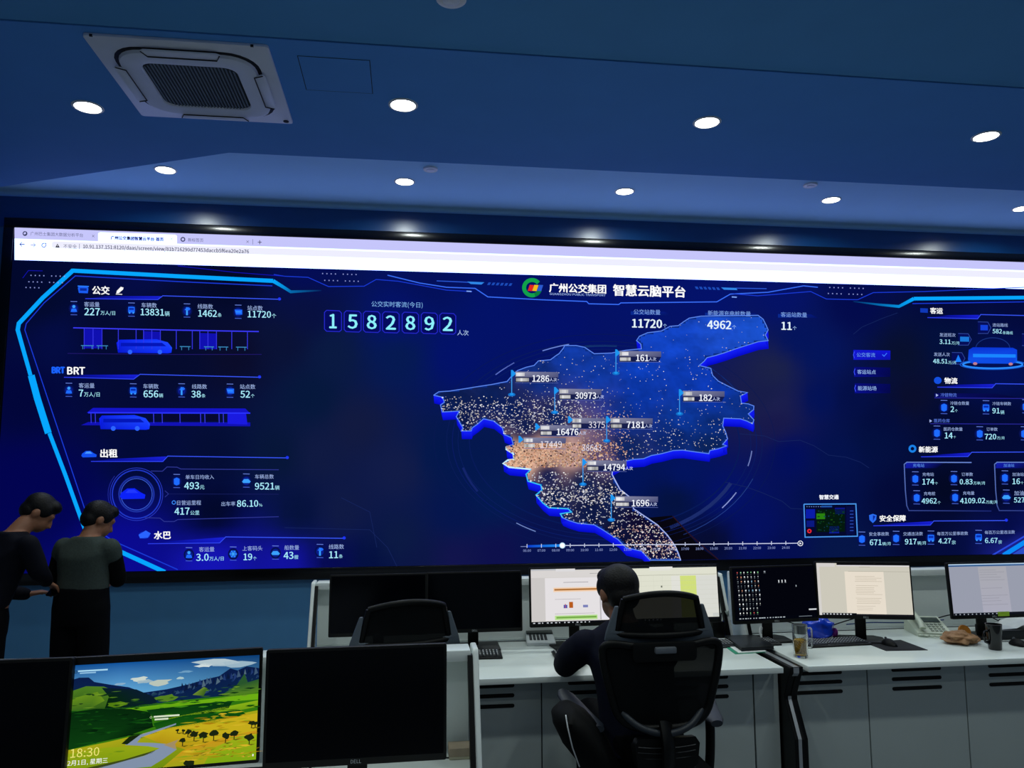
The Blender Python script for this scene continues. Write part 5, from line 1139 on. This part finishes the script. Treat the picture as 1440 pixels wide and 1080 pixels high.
def lerp_list(v, n):
    out = []
    for i in range(n):
        t_ = i/(n-1)*(len(v)-1); k = min(int(t_), len(v)-2); out.append(v[k]+(v[k+1]-v[k])*(t_-k))
    return out
def trunk(mb, secs, n=22, p=2.4):
    """secs: (centre, half width, half depth, side direction); rounded sections"""
    rings = []
    for c, a, b, side in secs:
        c = Vector(c); s = Vector(side).normalized(); f = Vector((-s.y, s.x, 0)); ring = []
        for i in range(n):
            q = 2*pi*i/n; cc, ss = cos(q), sin(q)
            ring.append(c + s*(a*math.copysign(abs(cc)**(2/p), cc)) + f*(b*math.copysign(abs(ss)**(2/p), ss)))
        rings.append(ring)
    mb.loft(rings)
def head(mb, hair, c, yaw, pitch, roll=0, s=1.0):
    """c: centre of the skull; yaw turns the face from +y; pitch bows it"""
    M = Matrix.Translation(Vector(c)) @ Matrix.Rotation(yaw, 4, 'Z') @ Matrix.Rotation(roll, 4, 'Y') @ Matrix.Rotation(-pitch, 4, 'X') @ Matrix.Scale(s, 4)
    def put(p): return M @ Vector(p)
    R3 = M.to_3x3().to_4x4()
    mb.ball(put((0, 0, 0)), (.074, .092, .088), R3); mb.ball(put((0, .045, -.055)), (.057, .055, .066), R3); mb.ball(put((0, .068, -.098)), (.028, .022, .018), R3)
    mb.tube([put((0, .090, -.008)), put((0, .104, -.030)), put((0, .112, -.046)), put((0, .096, -.055))], [.008, .010, .014, .010], 10)
    for sx in (-1, 1):
        mb.ball(put((sx*.031, .083, -.004)), .0115); mb.ball(put((sx*.012, .097, -.050)), .009)
        mb.tube([put((sx*.016, .094, .010)), put((sx*.034, .090, .015)), put((sx*.050, .076, .010))], .006, 8)
        mb.ball(put((sx*.077, -.006, -.022)), (.010, .020, .032), R3); mb.ball(put((sx*.080, .002, -.020)), (.006, .010, .018), R3)
    mb.tube([put((-.024, .090, -.074)), put((0, .099, -.072)), put((.024, .090, -.074))], .0065, 8); mb.tube([put((-.020, .089, -.083)), put((0, .096, -.084)), put((.020, .089, -.083))], .007, 8)
    if hair is not None:
        hair.ball(put((0, -.010, .018)), (.083, .096, .086), R3); hair.ball(put((0, -.040, -.030)), (.070, .062, .062), R3); hair.ball(put((0, .045, .060)), (.066, .052, .040), R3)
        for sx in (-1, 1): hair.ball(put((sx*.062, .012, .014)), (.021, .05, .046), R3)
    return M
def hand(mb, w, d, up, side, s=1.0, curl=.6):
    """w wrist, d finger direction, up back of the hand, side +1/-1 where the thumb leaves"""
    d = Vector(d).normalized(); up = (Vector(up)-d*Vector(up).dot(d)).normalized(); l = d.cross(up)*side; w = Vector(w)
    mb.tube([w-d*.01, w+d*.03*s, w+d*.075*s], [.024*s, .034*s, .036*s], 12, squash=(1, 1)) if False else None
    rings = []
    for t_, a, b in ((-.015, .024, .018), (.02, .032, .016), (.06, .040, .015), (.088, .038, .012)):
        rings.append([w+d*t_*s+l*(a*s*cos(q))+up*(b*s*sin(q)) for q in [2*pi*i/14 for i in range(14)]])
    mb.loft(rings)
    for k, (o, L) in enumerate(((.029, .070), (.010, .080), (-.010, .074), (-.028, .058))):
        p = w+d*.07*s+l*o*s; P = [p]; ang = .15
        for q in (.42, .32, .26):
            p = p+(d*cos(ang)-up*sin(ang))*L*q*s; P.append(p); ang += curl
        mb.tube(P, [.0095*s, .009*s, .0085*s, .007*s], 8); mb.ball(P[-1], .007*s, u=8, v=6)
    p = w+d*.015*s+l*.026*s; P = [p, p+(d*.6+l*.75)*.034*s, p+(d*.6+l*.75)*.034*s+(d*.9+l*.2-up*.4)*.030*s, p+(d*.6+l*.75)*.034*s+(d*.9+l*.2-up*.4)*.030*s+(d*.9-l*.1-up*.5)*.024*s]
    mb.tube(P, [.013*s, .0115*s, .010*s, .0075*s], 8)

def shoes(parent, F, yaw):
    for (x, y) in F:
        m_ = MB(); M = Matrix.Translation((x, y, 0)) @ Matrix.Rotation(yaw, 4, 'Z')
        m_.loft([[(w_*cos(q), yy, max(0, zc+h_*sin(q))) for q in [2*pi*i/14 for i in range(14)]] for yy, w_, zc, h_ in ((-.075, .025, .03, .03), (-.05, .038, .04, .045), (.02, .042, .038, .040), (.10, .047, .030, .030), (.16, .038, .024, .024), (.19, .018, .018, .016))], M=M)
        m_.build('shoe', M_BLK, parent, 60)

def standing(label, hx, hy, hz, yaw_body, face_yaw, face_pitch, sh_z, sh, hip, feet, armL, armR, colr, Mtop, Mtrs, hem, lean=0.0, s=1.0):
    """hx.. skull centre; sh: shoulder centre (x, y) and half width; hip: (x, y, z)"""
    root_loc = Vector((hip[0], hip[1], 0)); side = (cos(yaw_body), sin(yaw_body), 0); S = Vector(side); F = Vector((-S.y, S.x, 0))
    body = MB(); top = MB(); slv = MB(); trs = MB(); hair = MB()
    shc = Vector((sh[0], sh[1], sh_z)); hipc = Vector(hip); hw = sh[2]
    mid = hipc.lerp(shc, .45)-F*.0; neck = Vector((hx, hy, hz))
    head(body, hair, (hx, hy, hz), face_yaw, face_pitch)
    limb(body, [shc+Vector((0, 0, -.02)), shc.lerp(neck, .55), neck+Vector((0, 0, -.03))], [.065, .054, .052])
    def torso(mb, e, zlow):
        low = hipc+Vector((0, 0, zlow-hipc.z))
        trunk(mb, [(low, .150+e, .105+e, side), (low.lerp(mid, .45), .155+e, .108+e, side), (mid, .155+e, .108+e, side), (mid.lerp(shc, .55), .172+e, .115+e, side), (shc+Vector((0, 0, -.07)), hw*.97+e, .105+e, side), (shc+Vector((0, 0, -.015)), hw*.82+e*.6, .080+e, side), (shc+Vector((0, 0, .028)), .085+e*.5, .062+e, side)])
    torso(body, -.012, hip[2]-.05); torso(top, .004, hem)
    for arm, sg in ((armL, -1), (armR, 1)):
        s0 = shc+S*(sg*(hw-.03))+Vector((0, 0, -.045)); el, wr, hd, up, th = arm; el = Vector(el); wr = Vector(wr)
        limb(body, [s0, s0.lerp(el, .5), el, el.lerp(wr, .5), wr], [.044, .042, .036, .033, .025]); hand(body, wr, hd, up, th)
        limb(slv if colr else top, [s0.lerp(el, .22) if colr else s0, s0.lerp(el, .6), el, el.lerp(wr, .5), el.lerp(wr, .93)], [.062, .060, .054, .048, .040])
        if colr: limb(top, [s0, s0.lerp(el, .2)], [.064, .066])
    for (fx, fy), sg in zip(feet, (-1, 1)):
        h0 = hipc+S*(sg*.085); kn = Vector(((h0.x*.45+fx*.55), (h0.y*.45+fy*.55), .46))+F*.02; an = Vector((fx, fy, .07))
        limb(body, [h0, h0.lerp(kn, .5), kn, kn.lerp(an, .4), an], [.075, .068, .050, .050, .034]); limb(trs, [h0, h0.lerp(kn, .5), kn, kn.lerp(an, .5), an+Vector((0, 0, -.01))], [.100, .090, .072, .066, .062])
        trunk(body, [(an-Vector((0, 0, .06))+F*.03, .035, .08, side), (an, .032, .04, side)])
    trunk(trs, [(hipc+Vector((0, 0, -.10)), .165, .125, side), (hipc, .172, .128, side), (hipc+Vector((0, 0, hem-hip[2]+.05)), .160, .116, side)])
    root = remesh(body, 'person', M_SKIN, None, .008, 6, .5)
    tag(root, label, 'person')
    remesh(top, 'sweater' if colr else 'jacket', Mtop, root, .010, 10)
    if colr: remesh(slv, 'sleeves', colr, root, .010, 8)['label'] = 'black sleeves'
    remesh(trs, 'trousers', Mtrs, root, .012, 10); remesh(hair, 'hair', M_HAIR, root, .007, 6)
    shoes(root, feet, yaw_body+.0); return root
M_SW = mat('sweater_grey', '39423f', .9, spec=.1, var=.12, scale=90, bump=.3); M_TR = mat('trousers_black', '040508', .85, spec=.1, var=.15, scale=70); M_NAVY = mat('jacket_navy', '050713', .8, spec=.15, var=.12, scale=60)
# person in the grey sweater
standing('person in dark grey sweater and black trousers with bowed head at the screen', -1.945, 5.36, 1.478, R(-20), R(-52), R(28), 1.335, (-1.985, 5.30, .195), (-2.00, 5.30, .93), [(-2.125, 5.30), (-1.885, 5.27)],
    [(-2.20, 5.40, 1.08), (-2.06, 5.58, 1.02), (.6, .6, .15), (0, 0, 1), -1], [(-1.815, 5.36, 1.09), (-1.90, 5.58, 1.08), (-.5, .8, .2), (0, 0, 1), 1], mat('sleeve_black', '060708', .9, spec=.1, var=.1), M_SW, M_TR, 1.01)
# person in the navy jacket, bent forward
standing('person in navy jacket bending forward with a phone at the left photo edge', -2.232, 5.20, 1.532, R(-38), R(-66), R(40), 1.385, (-2.335, 5.10, .205), (-2.46, 5.06, .92), [(-2.52, 5.11), (-2.40, 4.98)],
    [(-2.52, 5.28, 1.05), (-2.36, 5.40, 1.0), (.8, .3, .1), (0, 0, 1), -1], [(-2.145, 5.03, 1.185), (-2.155, 5.17, 1.105), (.15, .75, -.45), (.3, 0, 1), 1], None, M_NAVY, M_TR, .95)
# phone in the hand of the navy person
ph = empty('mobile_phone', (-2.125, 5.262, 1.055), R(-15), 'dark mobile phone held low by the navy jacket person', 'phone')
Mq = Matrix.Rotation(R(35), 4, 'X')
MB().prism(rrect(-.036, -.075, .036, .075, .008, 3), .008, .002, 2, Mq).build('case', M_HOUS, ph, 40); MB().box((-.033, -.070, .008), (.033, .070, .0086), 0, 1, Mq).build('screen', M_GLASS, ph); MB().lathe([(0, 0), (.004, 0), (.004, -.001)], 12, Mq @ Matrix.Translation((.02, -.058, -.0008))).build('camera_lens', mat('lens_white', 'e8ecf0', .2), ph)

# seated person
def seated():
    body = MB(); top = MB(); trs = MB(); hair = MB()
    hc = (.978, 3.62, 1.208); sx = (1, .04, 0); S = Vector(sx).normalized(); F = Vector((-S.y, S.x, 0))
    head(body, hair, hc, R(12), R(14), 0, 1.12)
    shc = Vector((.985, 3.54, 1.035)); hip = Vector((1.02, 3.42, .605)); mid = hip.lerp(shc, .5)+Vector((0, -.02, 0))
    limb(body, [shc, (shc+Vector(hc))*.5+Vector((0, .005, -.02)), Vector(hc)+Vector((0, -.01, -.03))], [.068, .058, .054])
    def torso(mb, e): trunk(mb, [(hip-Vector((0, 0, .05)), .175+e, .125+e, sx), (hip.lerp(mid, .5), .165+e, .12+e, sx), (mid, .165+e, .118+e, sx), (mid.lerp(shc, .55), .185+e, .122+e, sx), (shc-Vector((0, 0, .06)), .205+e, .108+e, sx), (shc-Vector((0, 0, .0)), .150+e*.6, .082+e, sx), (shc+Vector((0, 0, .045)), .075+e*.5, .066+e, sx)])
    torso(body, -.012); torso(top, .010)
    for sg, el, wr, hd, th in ((-1, (.760, 3.80, .835), (.86, 4.05, .800), (.5, .8, -.05), -1), (1, (1.23, 3.80, .835), (1.08, 4.06, .800), (-.3, .9, -.05), 1)):
        s0 = shc+S*(sg*.185)+Vector((0, 0, -.055)); el = Vector(el); wr = Vector(wr)
        limb(body, [s0, s0.lerp(el, .5), el, el.lerp(wr, .5), wr], [.046, .043, .037, .034, .026]); hand(body, wr, hd, (0, 0, 1), th)
        limb(top, [s0, s0.lerp(el, .5)+Vector((sg*.015, 0, 0)), el, el.lerp(wr, .5), el.lerp(wr, .92)], [.072, .070, .058, .052, .042])
        h0 = hip+S*(sg*.09)+Vector((0, .02, -.0)); kn = Vector((h0.x+sg*.05, 3.86, .575)); an = Vector((h0.x+sg*.04, 3.78, .09))
        limb(body, [h0, h0.lerp(kn, .5), kn, kn.lerp(an, .45), an], [.08, .07, .052, .052, .036]); limb(trs, [h0, h0.lerp(kn, .5), kn, kn.lerp(an, .5), an], [.100, .092, .076, .070, .062])
        trunk(body, [(an-Vector((0, -.03, .06)), .035, .08, sx), (an, .032, .04, sx)])
    trunk(trs, [(hip-Vector((0, 0, .055)), .175, .14, sx), (hip, .18, .135, sx), (hip+Vector((0, 0, .06)), .172, .128, sx)])
    r = remesh(body, 'person', M_SKIN, None, .008, 6, .5); tag(r, 'person in dark navy suit seated at the desk with back to us', 'person')
    remesh(top, 'suit_jacket', mat('suit_navy', '080c1e', .8, spec=.15, var=.12, scale=60), r, .010, 8); remesh(trs, 'trousers', M_TR, r, .012, 10); remesh(hair, 'hair', M_HAIR, r, .007, 6)
    shoes(r, [(.97, 3.80), (1.15, 3.80)], 0)
seated()
# coat hanging over the left armrest
ct = empty('black_coat', (.70, 3.42, .48), 0, 'black coat with pale zip hanging over the left armrest of the occupied chair', 'coat')
mb = MB(); rings = []
for z, xa, xb, ya, yb in ((-.02, .06, .22, -.16, .10), (.06, .02, .20, -.19, .13), (.15, -.045, .15, -.21, .15), (.22, -.075, .11, -.21, .15), (.26, -.082, .07, -.20, .10), (.285, -.055, .03, -.17, .06), (.30, -.02, .005, -.14, .0)):
    rings.append([((xa+xb)/2+(xb-xa)/2*cos(q)*(1+.05*sin(5*q+z*20)), (ya+yb)/2+(yb-ya)/2*sin(q)*(1+.05*cos(4*q+z*30)), z) for q in [2*pi*i/28 for i in range(28)]])
mb.loft(rings).build('coat_body', mat('coat_black', '030405', .75, spec=.2, var=.2, scale=30, bump=.3), ct, 60)
MB().tube([(-.050, -.165, .288), (-.050, -.205, .25), (-.035, -.215, .18), (-.005, -.206, .10)], .003, 6).build('zip', mat('zip_pale', 'b8bcc0', .35, metal=.5), ct, 60)
